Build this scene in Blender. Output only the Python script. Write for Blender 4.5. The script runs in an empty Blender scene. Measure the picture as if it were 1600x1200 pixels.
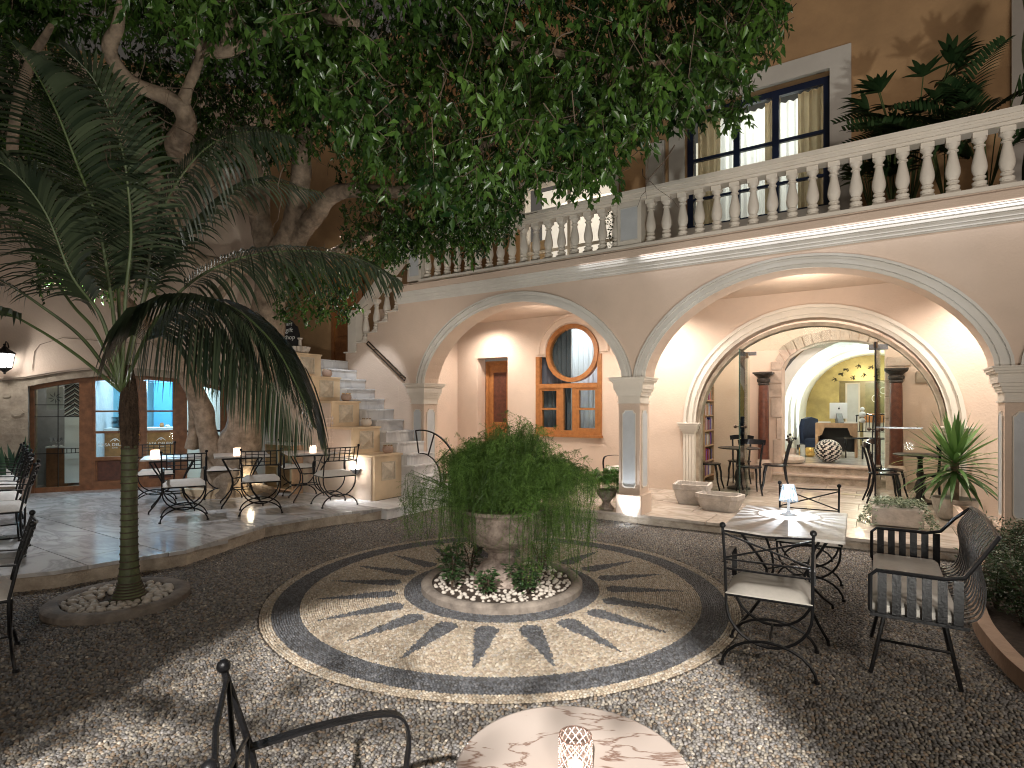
import bpy, math, random, bmesh
import numpy as np
from mathutils import Vector, Matrix, Euler, noise
R = math.radians; PI = math.pi
random.seed(7); rng = np.random.default_rng(7)
SC = bpy.context.scene
COL = SC.collection
# ------------------------------------------------------------------ camera
CH, FPX, CX, HY = 1.6, 876.0, 800.0, 635.0
cam_d = bpy.data.cameras.new('camera'); cam = bpy.data.objects.new('camera', cam_d); COL.objects.link(cam)
cam.location = (0, 0, CH); cam.rotation_euler = (R(90), 0, 0)
cam_d.sensor_width = 36; cam_d.lens = 36 * FPX / 1600; cam_d.shift_y = 35 / 1600
cam_d.clip_start = .05; cam_d.clip_end = 500
SC.camera = cam
# ------------------------------------------------------------------ world: night sky over the courtyard
w = bpy.data.worlds.new('World'); SC.world = w; w.use_nodes = True
nt = w.node_tree; nt.nodes.clear()
sky = nt.nodes.new('ShaderNodeTexSky'); sky.sky_type = 'NISHITA'; sky.sun_disc = False
sky.sun_elevation = R(4); sky.sun_rotation = R(190)
bw = nt.nodes.new('ShaderNodeHueSaturation'); bw.inputs['Saturation'].default_value = .12
tint = nt.nodes.new('ShaderNodeMix'); tint.data_type = 'RGBA'; tint.blend_type = 'MULTIPLY'
tint.inputs[0].default_value = 1; tint.inputs[7].default_value = (1, .86, .74, 1)
bg = nt.nodes.new('ShaderNodeBackground'); bg.inputs[1].default_value = .036
wo = nt.nodes.new('ShaderNodeOutputWorld')
nt.links.new(sky.outputs[0], bw.inputs['Color']); nt.links.new(bw.outputs[0], tint.inputs[6])
nt.links.new(tint.outputs[2], bg.inputs[0]); nt.links.new(bg.outputs[0], wo.inputs[0])
# ------------------------------------------------------------------ lamps
TH = R(32.7)
FO = Vector((1.604, 7.68, 0)); FU = Vector((math.cos(TH), -math.sin(TH), 0)); FN = Vector((math.sin(TH), math.cos(TH), 0))
def F(s, t, z=0): return FO + FU * s + FN * t + Vector((0, 0, z))
def G(px, py, z=0):
    d = (CH - z) * FPX / (py - HY); return Vector(((px - CX) / FPX * d, d, z))
def P(px, py, d): return Vector(((px - CX) / FPX * d, d, CH - (py - HY) / FPX * d))
def lamp(name, kind, loc, power, color=(1, 1, 1), target=None, size=.05, cone=60, blend=.5, sx=None, sy=None):
    l = bpy.data.lights.new(name, kind); l.energy = power; l.color = color
    if kind == 'SPOT': l.spot_size = R(cone); l.spot_blend = blend; l.shadow_soft_size = size
    elif kind == 'POINT': l.shadow_soft_size = size
    elif kind == 'AREA':
        l.shape = 'RECTANGLE'; l.size = sx; l.size_y = sy
    o = bpy.data.objects.new(name, l); COL.objects.link(o); o.location = loc
    if target is not None:
        o.rotation_euler = (Vector(target) - Vector(loc)).to_track_quat('-Z', 'Y').to_euler()
    return o
WARM = (1, .80, .62); NEUT = (1, .93, .84); COOL = (.86, .93, 1)
# spot lamps without fixtures: floods behind the camera, low canopy uplights, added right fill
lamp('flood_pebbles', 'SPOT', (-1.3, -6.5, 7.2), 13000, (1, .95, .90), (-.55, 1.7, 0), .08, 20, .20)
lamp('flood_facade', 'SPOT', (1.5, -5.5, 6.0), 800, (1, .89, .78), (1.5, 6.5, 1.6), .5, 80, .8)
lamp('flood_canopy', 'SPOT', (1.2, .3, .5), 640, (1, .97, .88), (1.0, 5.4, 4.4), .12, 100, .7)
lamp('flood_canopy_left', 'SPOT', (-2.2, .2, .6), 230, (1, .95, .86), (-2.2, 5.5, 4.2), .12, 100, .8)
lamp('fill_right', 'SPOT', (3.8, -5.0, 5.5), 680, (1, .90, .80), (2.4, 2.7, 0), .25, 44, 1.0)  # soft fill added to lift the dark right foreground
SC.view_settings.view_transform = 'Standard'; SC.view_settings.look = 'None'
SC.view_settings.exposure = .14; SC.view_settings.gamma = 1; SC.view_settings.use_curve_mapping = False
try:
    SC.cycles.use_denoising = True; SC.cycles.denoiser = 'OPENIMAGEDENOISE'
    SC.cycles.max_bounces = 7; SC.cycles.diffuse_bounces = 3; SC.cycles.glossy_bounces = 3
    SC.cycles.transmission_bounces = 6; SC.cycles.transparent_max_bounces = 10
    SC.cycles.caustics_reflective = False; SC.cycles.caustics_refractive = False
    SC.cycles.sample_clamp_indirect = 4; SC.cycles.pixel_filter_type = 'BLACKMAN_HARRIS'; SC.cycles.filter_width = 1.1
except Exception: pass
# ------------------------------------------------------------------ materials
MATS = {}
def mat(name, c, rough=.6, var=.12, scale=6, bump=0, bscale=40, metal=0, c2=None, emit=None, estr=0, spec=.5,
        trans=0, alpha=1, sheen=0, coat=0, detail=5, ior=1.45):
    m = bpy.data.materials.new(name); m.use_nodes = True; MATS[name] = m
    n = m.node_tree.nodes; L = m.node_tree.links; b = n['Principled BSDF']
    b.inputs['Roughness'].default_value = rough; b.inputs['Metallic'].default_value = metal
    b.inputs['Specular IOR Level'].default_value = spec; b.inputs['IOR'].default_value = ior
    b.inputs['Transmission Weight'].default_value = trans; b.inputs['Coat Weight'].default_value = coat
    b.inputs['Base Color'].default_value = (*c, 1)
    if emit: b.inputs['Emission Color'].default_value = (*emit, 1); b.inputs['Emission Strength'].default_value = estr
    tc = n.new('ShaderNodeTexCoord')
    if var or c2:
        t = n.new('ShaderNodeTexNoise'); t.inputs['Scale'].default_value = scale; t.inputs['Detail'].default_value = detail
        t.inputs['Roughness'].default_value = .6
        L.new(tc.outputs['Object'], t.inputs['Vector'])
        r = n.new('ShaderNodeValToRGB'); r.color_ramp.elements[0].position = .32; r.color_ramp.elements[1].position = .68
        lo = c2 if c2 else tuple(x * (1 - var) for x in c); hi = c if c2 else tuple(min(1, x * (1 + var)) for x in c)
        r.color_ramp.elements[0].color = (*lo, 1); r.color_ramp.elements[1].color = (*hi, 1)
        L.new(t.outputs['Fac'], r.inputs[0]); L.new(r.outputs[0], b.inputs['Base Color'])
        m['ramp'] = r.name
    if bump:
        t2 = n.new('ShaderNodeTexNoise'); t2.inputs['Scale'].default_value = bscale; t2.inputs['Detail'].default_value = 6
        L.new(tc.outputs['Object'], t2.inputs['Vector'])
        bp = n.new('ShaderNodeBump'); bp.inputs['Strength'].default_value = bump; bp.inputs['Distance'].default_value = .02
        L.new(t2.outputs['Fac'], bp.inputs['Height']); L.new(bp.outputs[0], b.inputs['Normal'])
    return m
def marble(name, base, vein, rough=.2, scale=2.2, dist=2.5, lo=.47, hi=.56):
    m = bpy.data.materials.new(name); m.use_nodes = True; MATS[name] = m
    n = m.node_tree.nodes; L = m.node_tree.links; b = n['Principled BSDF']
    tc = n.new('ShaderNodeTexCoord'); mp = n.new('ShaderNodeMapping'); mp.inputs['Scale'].default_value = (1, 2.6, 1)
    mp.inputs['Rotation'].default_value = (0, 0, R(25))
    oi = n.new('ShaderNodeObjectInfo'); ad = n.new('ShaderNodeVectorMath'); ad.operation = 'ADD'
    ml = n.new('ShaderNodeMath'); ml.operation = 'MULTIPLY'; ml.inputs[1].default_value = 7
    L.new(oi.outputs['Random'], ml.inputs[0]); L.new(ml.outputs[0], ad.inputs[1])
    L.new(tc.outputs['Object'], ad.inputs[0]); L.new(ad.outputs[0], mp.inputs['Vector'])
    t = n.new('ShaderNodeTexNoise'); t.inputs['Scale'].default_value = scale; t.inputs['Detail'].default_value = 9
    t.inputs['Distortion'].default_value = dist; t.inputs['Roughness'].default_value = .55
    L.new(mp.outputs[0], t.inputs['Vector'])
    ab = n.new('ShaderNodeMath'); ab.operation = 'SUBTRACT'; ab.inputs[1].default_value = .5
    a2 = n.new('ShaderNodeMath'); a2.operation = 'ABSOLUTE'
    L.new(t.outputs['Fac'], ab.inputs[0]); L.new(ab.outputs[0], a2.inputs[0])
    r = n.new('ShaderNodeValToRGB'); r.color_ramp.elements[0].position = .0; r.color_ramp.elements[1].position = hi - lo
    r.color_ramp.elements[0].color = (*vein, 1); r.color_ramp.elements[1].color = (*base, 1)
    L.new(a2.outputs[0], r.inputs[0])
    t3 = n.new('ShaderNodeTexNoise'); t3.inputs['Scale'].default_value = 1.3; L.new(ad.outputs[0], t3.inputs['Vector'])
    mx = n.new('ShaderNodeMix'); mx.data_type = 'RGBA'; mx.blend_type = 'MULTIPLY'; mx.inputs[0].default_value = .55
    r3 = n.new('ShaderNodeValToRGB'); r3.color_ramp.elements[0].position = .35; r3.color_ramp.elements[1].position = .65
    r3.color_ramp.elements[0].color = (.62, .58, .55, 1); r3.color_ramp.elements[1].color = (1, 1, 1, 1)
    L.new(t3.outputs['Fac'], r3.inputs[0]); L.new(r.outputs[0], mx.inputs[6]); L.new(r3.outputs[0], mx.inputs[7])
    L.new(mx.outputs[2], b.inputs['Base Color']); b.inputs['Roughness'].default_value = rough
    return m
def leafmat(name, c1, c2, rough=.38, trans=.25):
    m = bpy.data.materials.new(name); m.use_nodes = True; MATS[name] = m
    n = m.node_tree.nodes; L = m.node_tree.links; b = n['Principled BSDF']; out = n['Material Output']
    a = n.new('ShaderNodeAttribute'); a.attribute_name = 'tone'
    r = n.new('ShaderNodeValToRGB'); r.color_ramp.elements[0].color = (*c1, 1); r.color_ramp.elements[1].color = (*c2, 1)
    L.new(a.outputs['Fac'], r.inputs[0]); L.new(r.outputs[0], b.inputs['Base Color']); b.inputs['Roughness'].default_value = rough
    tl = n.new('ShaderNodeBsdfTranslucent'); L.new(r.outputs[0], tl.inputs[0])
    mx = n.new('ShaderNodeMixShader'); mx.inputs[0].default_value = trans
    L.new(b.outputs[0], mx.inputs[1]); L.new(tl.outputs[0], mx.inputs[2]); L.new(mx.outputs[0], out.inputs[0])
    return m
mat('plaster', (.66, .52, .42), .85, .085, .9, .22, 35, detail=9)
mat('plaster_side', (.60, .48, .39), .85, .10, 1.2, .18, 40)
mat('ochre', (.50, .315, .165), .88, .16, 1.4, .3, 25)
mat('trim', (.66, .63, .58), .6, .06, 3, .06, 50)
mat('trim_pale', (.72, .66, .58), .65, .06, 3, .06, 50)
mat('blue_panel', (.56, .58, .60), .55, .07, 4, .1, 60)
mat('sandblock', (.66, .50, .33), .75, .10, 3, .15, 70)
mat('sandpanel', (.56, .47, .36), .8, .16, 18, .3, 120)
mat('stucco_white', (.78, .80, .76), .75, .05, 2, .1, 30)
mat('stone', (.50, .42, .33), .9, .30, 5, .8, 14, c2=(.27, .22, .17))
mat('stone_pale', (.56, .46, .38), .9, .25, 5, .9, 14, c2=(.40, .32, .26))
mat('basin_stone', (.50, .46, .42), .85, .18, 9, .5, 30)
mat('urn_stone', (.38, .31, .26), .9, .3, 14, .9, 45, c2=(.16, .12, .10))
mat('kerb_stone', (.27, .23, .19), .85, .2, 8, .4, 50, c2=(.12, .10, .085))
mat('terracotta_pale', (.48, .33, .24), .8, .15, 7, .3, 40)
mat('white_stone', (.50, .45, .39), .7, .12, 30, .3, 60)
mat('mortar', (.055, .045, .036), .95, .3, 20, .5, 60)
marble('marble_floor', (.66, .65, .64), (.46, .45, .45), .16, 1.2, 1.4)
marble('marble_step', (.72, .72, .72), (.58, .58, .59), .35, 1.1, 1.2)
marble('marble_table', (.50, .435, .39), (.20, .12, .09), .2, 3.0, .7, .47, .49)
marble('marble_top', (.56, .53, .50), (.38, .35, .33), .33, 2.4, 2)
marble('travertine', (.60, .53, .46), (.42, .36, .30), .25, 1.5, 1.0)
mat('slab_edge', (.62, .54, .44), .85, .2, 7, .6, 45, c2=(.33, .27, .21))
mat('iron', (.009, .009, .010), .40, .2, 30, .15, 90, metal=.2, spec=.35)
mat('iron_brown', (.06, .04, .028), .3, .3, 20, 0, metal=.5)
mat('black_lacquer', (.012, .013, .016), .22, .2, 20)
mat('cushion', (.62, .58, .53), .9, .05, 30, .15, 200)
mat('wood_orange', (.34, .14, .045), .42, .2, 14, .1, 60)
mat('wood_dark', (.22, .092, .04), .4, .3, 10, .12, 50)
mat('wood_red', (.10, .036, .022), .4, .35, 12, .1, 60)
mat('wood_shelf', (.40, .25, .15), .5, .2, 8)
mat('wood_black', (.03, .024, .02), .5, .3, 20, .3, 60)
mat('navy', (.012, .022, .06), .35, .1, 5)
mat('curtain_grey', (.12, .13, .16), .9, .10, 6)
mat('glow_window', (.7, .68, .6), .8, .04, 2, emit=(1, .92, .78), estr=.6)  # emissive room walls stand in for lit rooms behind the windows
mat('room_glow', (.6, .6, .6), .8, .0, 2, emit=(.8, .88, 1), estr=.35)
mat('blue_wall', (.10, .36, .58), .7, .08, 2)
mat('cyan_wall', (.26, .52, .64), .7, .1, 3)
mat('white_paint', (.72, .72, .71), .6, .03, 4)
mat('steel', (.35, .36, .38), .25, .1, 10, metal=.9)
mat('bronze', (.16, .10, .06), .35, .1, 20, metal=.8)
mat('brass', (.65, .42, .14), .25, .1, 20, metal=.9)
mat('gold_panel', (.40, .31, .12), .4, .25, 3, .1, 20, metal=.3)
mat('gold_dark', (.24, .19, .08), .45, .2, 5)
mat('black', (.012, .012, .013), .5, .1, 10)
mat('chalk', (.75, .75, .73), .8, .05, 40)
mat('chalk_grey', (.30, .30, .31), .7, .1, 10)
mat('brown_paint', (.16, .10, .07), .6, .1, 10)
mat('velvet', (.014, .025, .06), .8, .2, 10)
mat('ceramic', (.62, .54, .46), .5, .1, 10, .2, 60)
mat('clay', (.40, .28, .22), .75, .15, 14, .2, 60)
mat('lit_cube', (.9, .75, .65), .4, 0, emit=(1, .66, .48), estr=5.5)
mat('flame', (1, .8, .6), .4, 0, emit=(1, .84, .68), estr=12)
mat('lamp_glass_lit', (.9, .95, 1), .3, 0, emit=(.85, .93, 1), estr=9)
mat('bulb', (1, 1, 1), .3, 0, emit=(1, .95, .88), estr=30)
mat('bulb_cool', (1, 1, 1), .3, 0, emit=(.85, .93, 1), estr=12)
mat('crystal', (.92, .93, .95), .06, 0, trans=1, ior=1.45)
mat('crystal_lit', (.95, .97, 1), .12, 0, trans=.75, ior=1.4, emit=(.75, .88, 1), estr=.15)
mat('crystal_rib', (.07, .08, .09), .2, 0, emit=(.62, .82, 1), estr=.38)  # near-black, its faint blue emission stands in for lit crystal
mat('candle_rib', (.85, .76, .72), .12, 0, emit=(1, .80, .70), estr=.40)  # emission stands in for candlelight caught in the cut glass
mat('wax', (.8, .75, .68), .5, .03, 10, emit=(1, .75, .5), estr=.3)
mat('green_glass', (.08, .16, .13), .1, 0, trans=.6)
mat('bark', (.38, .29, .21), .85, .25, 9, 1.0, 16, c2=(.16, .12, .085), detail=9)
mat('twig', (.09, .062, .042), .8, .2, 20)
mat('palm_trunk', (.11, .13, .055), .6, .35, 9, .4, 30, c2=(.045, .05, .028))
mat('palm_ring', (.07, .052, .036), .9, .3, 30, .3, 60)
mat('palm_fibre', (.055, .035, .022), .95, .4, 40, .8, 70)
mat('petiole', (.085, .12, .045), .4, .2, 8)
mat('soil', (.05, .035, .025), .95, .3, 20, .6, 50)
mat('striped_cream', (.72, .68, .60), .5, .05, 8)
mat('lantern_glass', (1, 1, 1), .3, 0, emit=(1, .97, .93), estr=7)
leafmat('leaf_ficus', (.010, .032, .008), (.085, .17, .028), .30, .22)
leafmat('leaf_palm', (.014, .026, .014), (.085, .11, .06), .34, .12)
leafmat('leaf_fern', (.028, .07, .010), (.15, .27, .05), .55, .35)
leafmat('leaf_boston', (.05, .13, .02), (.16, .34, .06), .5, .35)
leafmat('leaf_yucca', (.03, .085, .02), (.14, .26, .07), .4, .2)
leafmat('leaf_dark', (.015, .04, .014), (.06, .11, .04), .4, .2)
leafmat('leaf_ivy', (.07, .11, .06), (.32, .38, .26), .5, .2)
leafmat('leaf_snake', (.02, .055, .03), (.06, .12, .055), .4, .1)
for nm, c in dict(book_red=(.35, .03, .03), book_blue=(.03, .06, .3), book_white=(.6, .58, .55), book_dark=(.04, .035, .03), book_tan=(.4, .26, .12), book_purple=(.18, .05, .3)).items(): mat(nm, c, .6, .1, 20)
leafmat('curtain', (.55, .44, .30), (.55, .44, .30), .9, .45); leafmat('curtain_white', (.74, .76, .80), (.74, .76, .80), .9, .7)
def glassmat():
    m = bpy.data.materials.new('pane_glass'); m.use_nodes = True; MATS['pane_glass'] = m
    n = m.node_tree.nodes; L = m.node_tree.links; out = n['Material Output']; n.remove(n['Principled BSDF'])
    tr = n.new('ShaderNodeBsdfTransparent'); tr.inputs[0].default_value = (.90, .94, .92, 1)
    gl = n.new('ShaderNodeBsdfGlossy'); gl.inputs['Roughness'].default_value = .02
    fr = n.new('ShaderNodeFresnel'); fr.inputs[0].default_value = 1.09
    mx = n.new('ShaderNodeMixShader'); L.new(fr.outputs[0], mx.inputs[0]); L.new(tr.outputs[0], mx.inputs[1]); L.new(gl.outputs[0], mx.inputs[2])
    L.new(mx.outputs[0], out.inputs[0])
glassmat()
def thinglass(name, tint, amt, ecol, estr, rough=.05, dif=.9):
    m = bpy.data.materials.new(name); m.use_nodes = True; MATS[name] = m
    n = m.node_tree.nodes; L = m.node_tree.links; out = n['Material Output']; n.remove(n['Principled BSDF'])
    tr = n.new('ShaderNodeBsdfTransparent'); tr.inputs[0].default_value = (*tint, 1)
    gl = n.new('ShaderNodeBsdfGlossy'); gl.inputs['Roughness'].default_value = rough
    df = n.new('ShaderNodeBsdfTranslucent'); df.inputs[0].default_value = (dif, dif, dif, 1)
    mx = n.new('ShaderNodeMixShader'); mx.inputs[0].default_value = .5; L.new(gl.outputs[0], mx.inputs[1]); L.new(df.outputs[0], mx.inputs[2])
    m2 = n.new('ShaderNodeMixShader'); m2.inputs[0].default_value = amt; L.new(tr.outputs[0], m2.inputs[1]); L.new(mx.outputs[0], m2.inputs[2])
    em = n.new('ShaderNodeEmission'); em.inputs[0].default_value = (*ecol, 1); em.inputs[1].default_value = estr
    ad = n.new('ShaderNodeAddShader'); L.new(m2.outputs[0], ad.inputs[0]); L.new(em.outputs[0], ad.inputs[1]); L.new(ad.outputs[0], out.inputs[0])
thinglass('crystal_clear', (.95, .97, 1), .03, (.75, .88, 1), .05, dif=.0)
thinglass('crystal_frost', (.10, .13, .17), .22, (.70, .86, 1), .28, .15, dif=.10)
thinglass('cutglass_lit', (.80, .70, .66), .42, (1, .72, .58), .03, .08, dif=.30)
# ------------------------------------------------------------------ mesh builder
class MB:
    def __init__(s): s.v = []; s.f = []; s.mi = []; s.cur = 0
    def add(s, vs, fs):
        b = len(s.v); s.v += [tuple(v) for v in vs]; s.f += [tuple(i + b for i in f) for f in fs]; s.mi += [s.cur] * len(fs); return s
    def box(s, x0, x1, y0, y1, z0, z1):
        vs = [(x, y, z) for x in (x0, x1) for y in (y0, y1) for z in (z0, z1)]
        return s.add(vs, [(0, 1, 3, 2), (4, 6, 7, 5), (0, 4, 5, 1), (2, 3, 7, 6), (0, 2, 6, 4), (1, 5, 7, 3)])
    def bbox(s, x0, x1, y0, y1, z0, z1, b=.01):   # box with chamfered vertical + top edges
        p = [(x0 + b, y0), (x1 - b, y0), (x1, y0 + b), (x1, y1 - b), (x1 - b, y1), (x0 + b, y1), (x0, y1 - b), (x0, y0 + b)]
        q = [(x0 + 1.8 * b, y0 + b), (x1 - 1.8 * b, y0 + b), (x1 - b, y0 + 1.8 * b), (x1 - b, y1 - 1.8 * b), (x1 - 1.8 * b, y1 - b), (x0 + 1.8 * b, y1 - b), (x0 + b, y1 - 1.8 * b), (x0 + b, y0 + 1.8 * b)]
        vs = [(x, y, z0) for x, y in p] + [(x, y, z1 - b) for x, y in p] + [(x, y, z1) for x, y in q]
        fs = [tuple(range(7, -1, -1)), tuple(range(16, 24))]
        for k in (0, 8):
            for i in range(8): j = (i + 1) % 8; fs.append((k + i, k + j, k + 8 + j, k + 8 + i))
        return s.add(vs, fs)
    def obox(s, c, dx, dy, dz, rz=0, rx=0, ry=0):
        M = Matrix.Translation(c) @ Euler((rx, ry, rz)).to_matrix().to_4x4()
        vs = [M @ Vector((x * dx / 2, y * dy / 2, z * dz / 2)) for x in (-1, 1) for y in (-1, 1) for z in (-1, 1)]
        return s.add(vs, [(0, 1, 3, 2), (4, 6, 7, 5), (0, 4, 5, 1), (2, 3, 7, 6), (0, 2, 6, 4), (1, 5, 7, 3)])
    def prism(s, poly, z0, z1, top=None):
        n = len(poly); a = sum(poly[i][0] * poly[(i + 1) % n][1] - poly[(i + 1) % n][0] * poly[i][1] for i in range(n))
        if a < 0: poly = poly[::-1]
        vs = [(x, y, z0) for x, y in poly] + [(x, y, z1) for x, y in poly]
        return s.add(vs, [tuple(range(n - 1, -1, -1)), tuple(range(n, 2 * n))] + [(i, (i + 1) % n, n + (i + 1) % n, n + i) for i in range(n)])
    def slab(s, poly, axis, a, b):     # prism of an outline in (x,z) extruded along y ('y') or (y,z) along x ('x')
        n = len(poly)
        mk = (lambda p, q, c: (p, c, q)) if axis == 'y' else (lambda p, q, c: (c, p, q))
        vs = [mk(p, q, a) for p, q in poly] + [mk(p, q, b) for p, q in poly]
        return s.add(vs, [tuple(range(n)), tuple(range(2 * n - 1, n - 1, -1))] + [(i, n + i, n + (i + 1) % n, (i + 1) % n) for i in range(n)])
    def tube(s, pts, r, n=6, closed=False, cap=True):
        pts = [Vector(p) for p in pts]; m = len(pts)
        rs = r if isinstance(r, (list, tuple)) else [r] * m
        vs = []; up = None
        for i, p in enumerate(pts):
            a = pts[(i - 1) % m] if (closed or i > 0) else p; b = pts[(i + 1) % m] if (closed or i < m - 1) else p
            t = (b - a)
            t = t.normalized() if t.length > 1e-9 else Vector((0, 0, 1))
            if up is None: up = Vector((0, 0, 1)) if abs(t.z) < .9 else Vector((1, 0, 0))
            x = t.cross(up)
            if x.length < 1e-4: x = t.cross(Vector((0, 1, 0)))
            x.normalize(); y = x.cross(t).normalized(); up = y
            for k in range(n):
                q = 2 * PI * k / n; vs.append(p + (x * math.cos(q) + y * math.sin(q)) * rs[i])
        fs = []
        for i in range(m if closed else m - 1):
            for k in range(n):
                a = i * n + k; b = i * n + (k + 1) % n; c = ((i + 1) % m) * n + (k + 1) % n; d = ((i + 1) % m) * n + k
                fs.append((a, b, c, d))
        if cap and not closed: fs += [tuple(range(n - 1, -1, -1)), tuple(range((m - 1) * n, m * n))]
        return s.add(vs, fs)
    def bar(s, pts, w, h, wd=None):    # ribbon of rectangular section; wd = direction of the width
        pts = [Vector(p) for p in pts]; m = len(pts); vs = []
        for i, p in enumerate(pts):
            t = (pts[min(i + 1, m - 1)] - pts[max(i - 1, 0)]).normalized()
            x = Vector(wd) if wd else t.cross(Vector((0, 0, 1)))
            x = (x - t * x.dot(t)).normalized(); y = t.cross(x).normalized()
            for a, b in ((-1, -1), (1, -1), (1, 1), (-1, 1)): vs.append(p + x * a * w / 2 + y * b * h / 2)
        fs = [(3, 2, 1, 0), tuple(range(4 * m - 4, 4 * m))]
        for i in range(m - 1):
            for k in range(4): fs.append((i * 4 + k, i * 4 + (k + 1) % 4, i * 4 + 4 + (k + 1) % 4, i * 4 + 4 + k))
        return s.add(vs, fs)
    def lathe(s, prof, n=20, c=(0, 0), z=0, sx=1, sy=1, wob=0):
        vs = []; m = len(prof)
        for r, h in prof:
            for k in range(n):
                q = 2 * PI * k / n; rr = r * (1 + wob * math.sin(5 * q + h * 9))
                vs.append((c[0] + rr * math.cos(q) * sx, c[1] + rr * math.sin(q) * sy, z + h))
        fs = [(i * n + k, i * n + (k + 1) % n, (i + 1) * n + (k + 1) % n, (i + 1) * n + k) for i in range(m - 1) for k in range(n)]
        fs += [tuple(range(n - 1, -1, -1)), tuple(range((m - 1) * n, m * n))]
        return s.add(vs, fs)
    def ball(s, c, r, n=10, m=6, sz=1):
        return s.lathe([(max(1e-4, r * math.sin(PI * i / m)), -r * math.cos(PI * i / m) * sz) for i in range(m + 1)], n, (c[0], c[1]), c[2])
    def frame(s, x0, x1, z0, z1, w, y0, y1):    # rectangular picture frame in xz
        s.box(x0, x0 + w, y0, y1, z0, z1); s.box(x1 - w, x1, y0, y1, z0, z1)
        s.box(x0 + w, x1 - w, y0, y1, z0, z0 + w); s.box(x0 + w, x1 - w, y0, y1, z1 - w, z1); return s
    def loop(s, inner, outer, y0, y1):          # band between two closed/open outlines in xz, extruded along y
        n = len(inner); vs = [(p[0], y, p[1]) for y in (y0, y1) for ring in (inner, outer) for p in ring]
        fs = []
        for i in range(n - 1):
            fs += [(i, i + 1, n + i + 1, n + i), (2 * n + i, 3 * n + i, 3 * n + i + 1, 2 * n + i + 1),
                   (i, 2 * n + i, 2 * n + i + 1, i + 1), (n + i, n + i + 1, 3 * n + i + 1, 3 * n + i)]
        fs += [(0, n, 3 * n, 2 * n), (n - 1, 3 * n - 1, 4 * n - 1, 2 * n - 1)]
        return s.add(vs, fs)
    def mesh(s, name, mats, smooth=False):
        me = bpy.data.meshes.new(name); me.from_pydata(s.v, [], s.f); me.validate()
        for m in (mats if isinstance(mats, (list, tuple)) else [mats]): me.materials.append(MATS[m])
        if len(me.polygons) == len(s.mi): me.polygons.foreach_set('material_index', s.mi)
        bm = bmesh.new(); bm.from_mesh(me); bmesh.ops.recalc_face_normals(bm, faces=bm.faces); bm.to_mesh(me); bm.free()
        if smooth:
            me.polygons.foreach_set('use_smooth', [True] * len(me.polygons))
            try: me.set_sharp_from_angle(angle=R(42))
            except Exception: pass
        me.update(); return me
    def build(s, name, m, parent=None, smooth=False, label=None):
        o = bpy.data.objects.new(name, s.mesh(name, m, smooth)); COL.objects.link(o)
        if parent: o.parent = parent
        if label: o['label'] = label
        return o
def tag(o, label, cat, group=None, kind=None):
    if label: o['label'] = label
    if cat: o['category'] = cat
    if group: o['group'] = group
    if kind: o['kind'] = kind
    return o
def thing(name, label, cat, loc=(0, 0, 0), rz=0, group=None):
    o = bpy.data.objects.new(name, None); COL.objects.link(o); o.location = loc; o.rotation_euler = (0, 0, rz)
    o.empty_display_size = .1
    return tag(o, label, cat, group)
def fthing(name, label, cat, s=0, t=0, z=0, rz=0, group=None): return thing(name, label, cat, F(s, t, z), -TH + rz, group)
KIDS = {}
def dup(root, loc, rz, label=None, group=None):
    def cp(o, par):
        c = o.copy(); COL.objects.link(c)
        if par: c.parent = par
        for ch in o.children: cp(ch, c)
        return c
    r = cp(root, None); r.location = loc; r.rotation_euler = (0, 0, rz)
    if label: r['label'] = label
    if group: r['group'] = group
    return r
def piece(me, name, parent, loc=(0, 0, 0), rot=(0, 0, 0), sc=(1, 1, 1), label=None):
    o = bpy.data.objects.new(name, me); COL.objects.link(o); o.parent = parent; o.location = loc; o.rotation_euler = rot; o.scale = sc
    if label: o['label'] = label
    return o
def fastmesh(name, V, Fq, material, tone=None, smooth=False):
    """V (n,3) float, Fq (m,k) int: one mesh with equal polygons"""
    me = bpy.data.meshes.new(name); V = np.asarray(V, np.float32); Fq = np.asarray(Fq, np.int32); m, k = Fq.shape
    me.vertices.add(len(V)); me.vertices.foreach_set('co', V.ravel())
    me.loops.add(m * k); me.loops.foreach_set('vertex_index', Fq.ravel())
    me.polygons.add(m); me.polygons.foreach_set('loop_start', np.arange(0, m * k, k, dtype=np.int32))
    if smooth: me.polygons.foreach_set('use_smooth', np.ones(m, bool))
    me.update(calc_edges=True)
    if tone is not None:
        a = me.attributes.new('tone', 'FLOAT', 'POINT'); a.data.foreach_set('value', np.asarray(tone, np.float32))
    me.materials.append(MATS[material]); return me
def leaves(name, pos, dirs, ups, length, width, material, tone, fold=.25, shape='leaf', bend=0):
    """many leaves as real bent blades. pos,dirs,ups (n,3); length,width (n,)"""
    n = len(pos); d = dirs / (np.linalg.norm(dirs, axis=1, keepdims=True) + 1e-9)
    x = np.cross(d, ups); x /= (np.linalg.norm(x, axis=1, keepdims=True) + 1e-9); u = np.cross(x, d)
    L = np.asarray(length)[:, None]; W = np.asarray(width)[:, None]
    if shape == 'leaf': prof = [(0, 0), (.42, .5), (1, 0)]
    else: prof = [(0, .22), (.35, .5), (1, 0)]
    base = pos; mid = pos + d * L * .42 - u * W * fold * .5 - u * L * bend * .2; tip = pos + d * L - u * L * bend
    l = pos + d * L * .38 + x * W * .5 + u * W * fold; r = pos + d * L * .38 - x * W * .5 + u * W * fold
    V = np.stack([base, l, tip, r, mid], 1).reshape(-1, 3)
    b = (np.arange(n) * 5)[:, None]
    Fq = np.concatenate([b + np.array([[0, 4, 1]]), b + np.array([[1, 4, 2]]), b + np.array([[2, 4, 3]]), b + np.array([[3, 4, 0]])], 0)
    return fastmesh(name, V, Fq, material, np.repeat(tone, 5))
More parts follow.
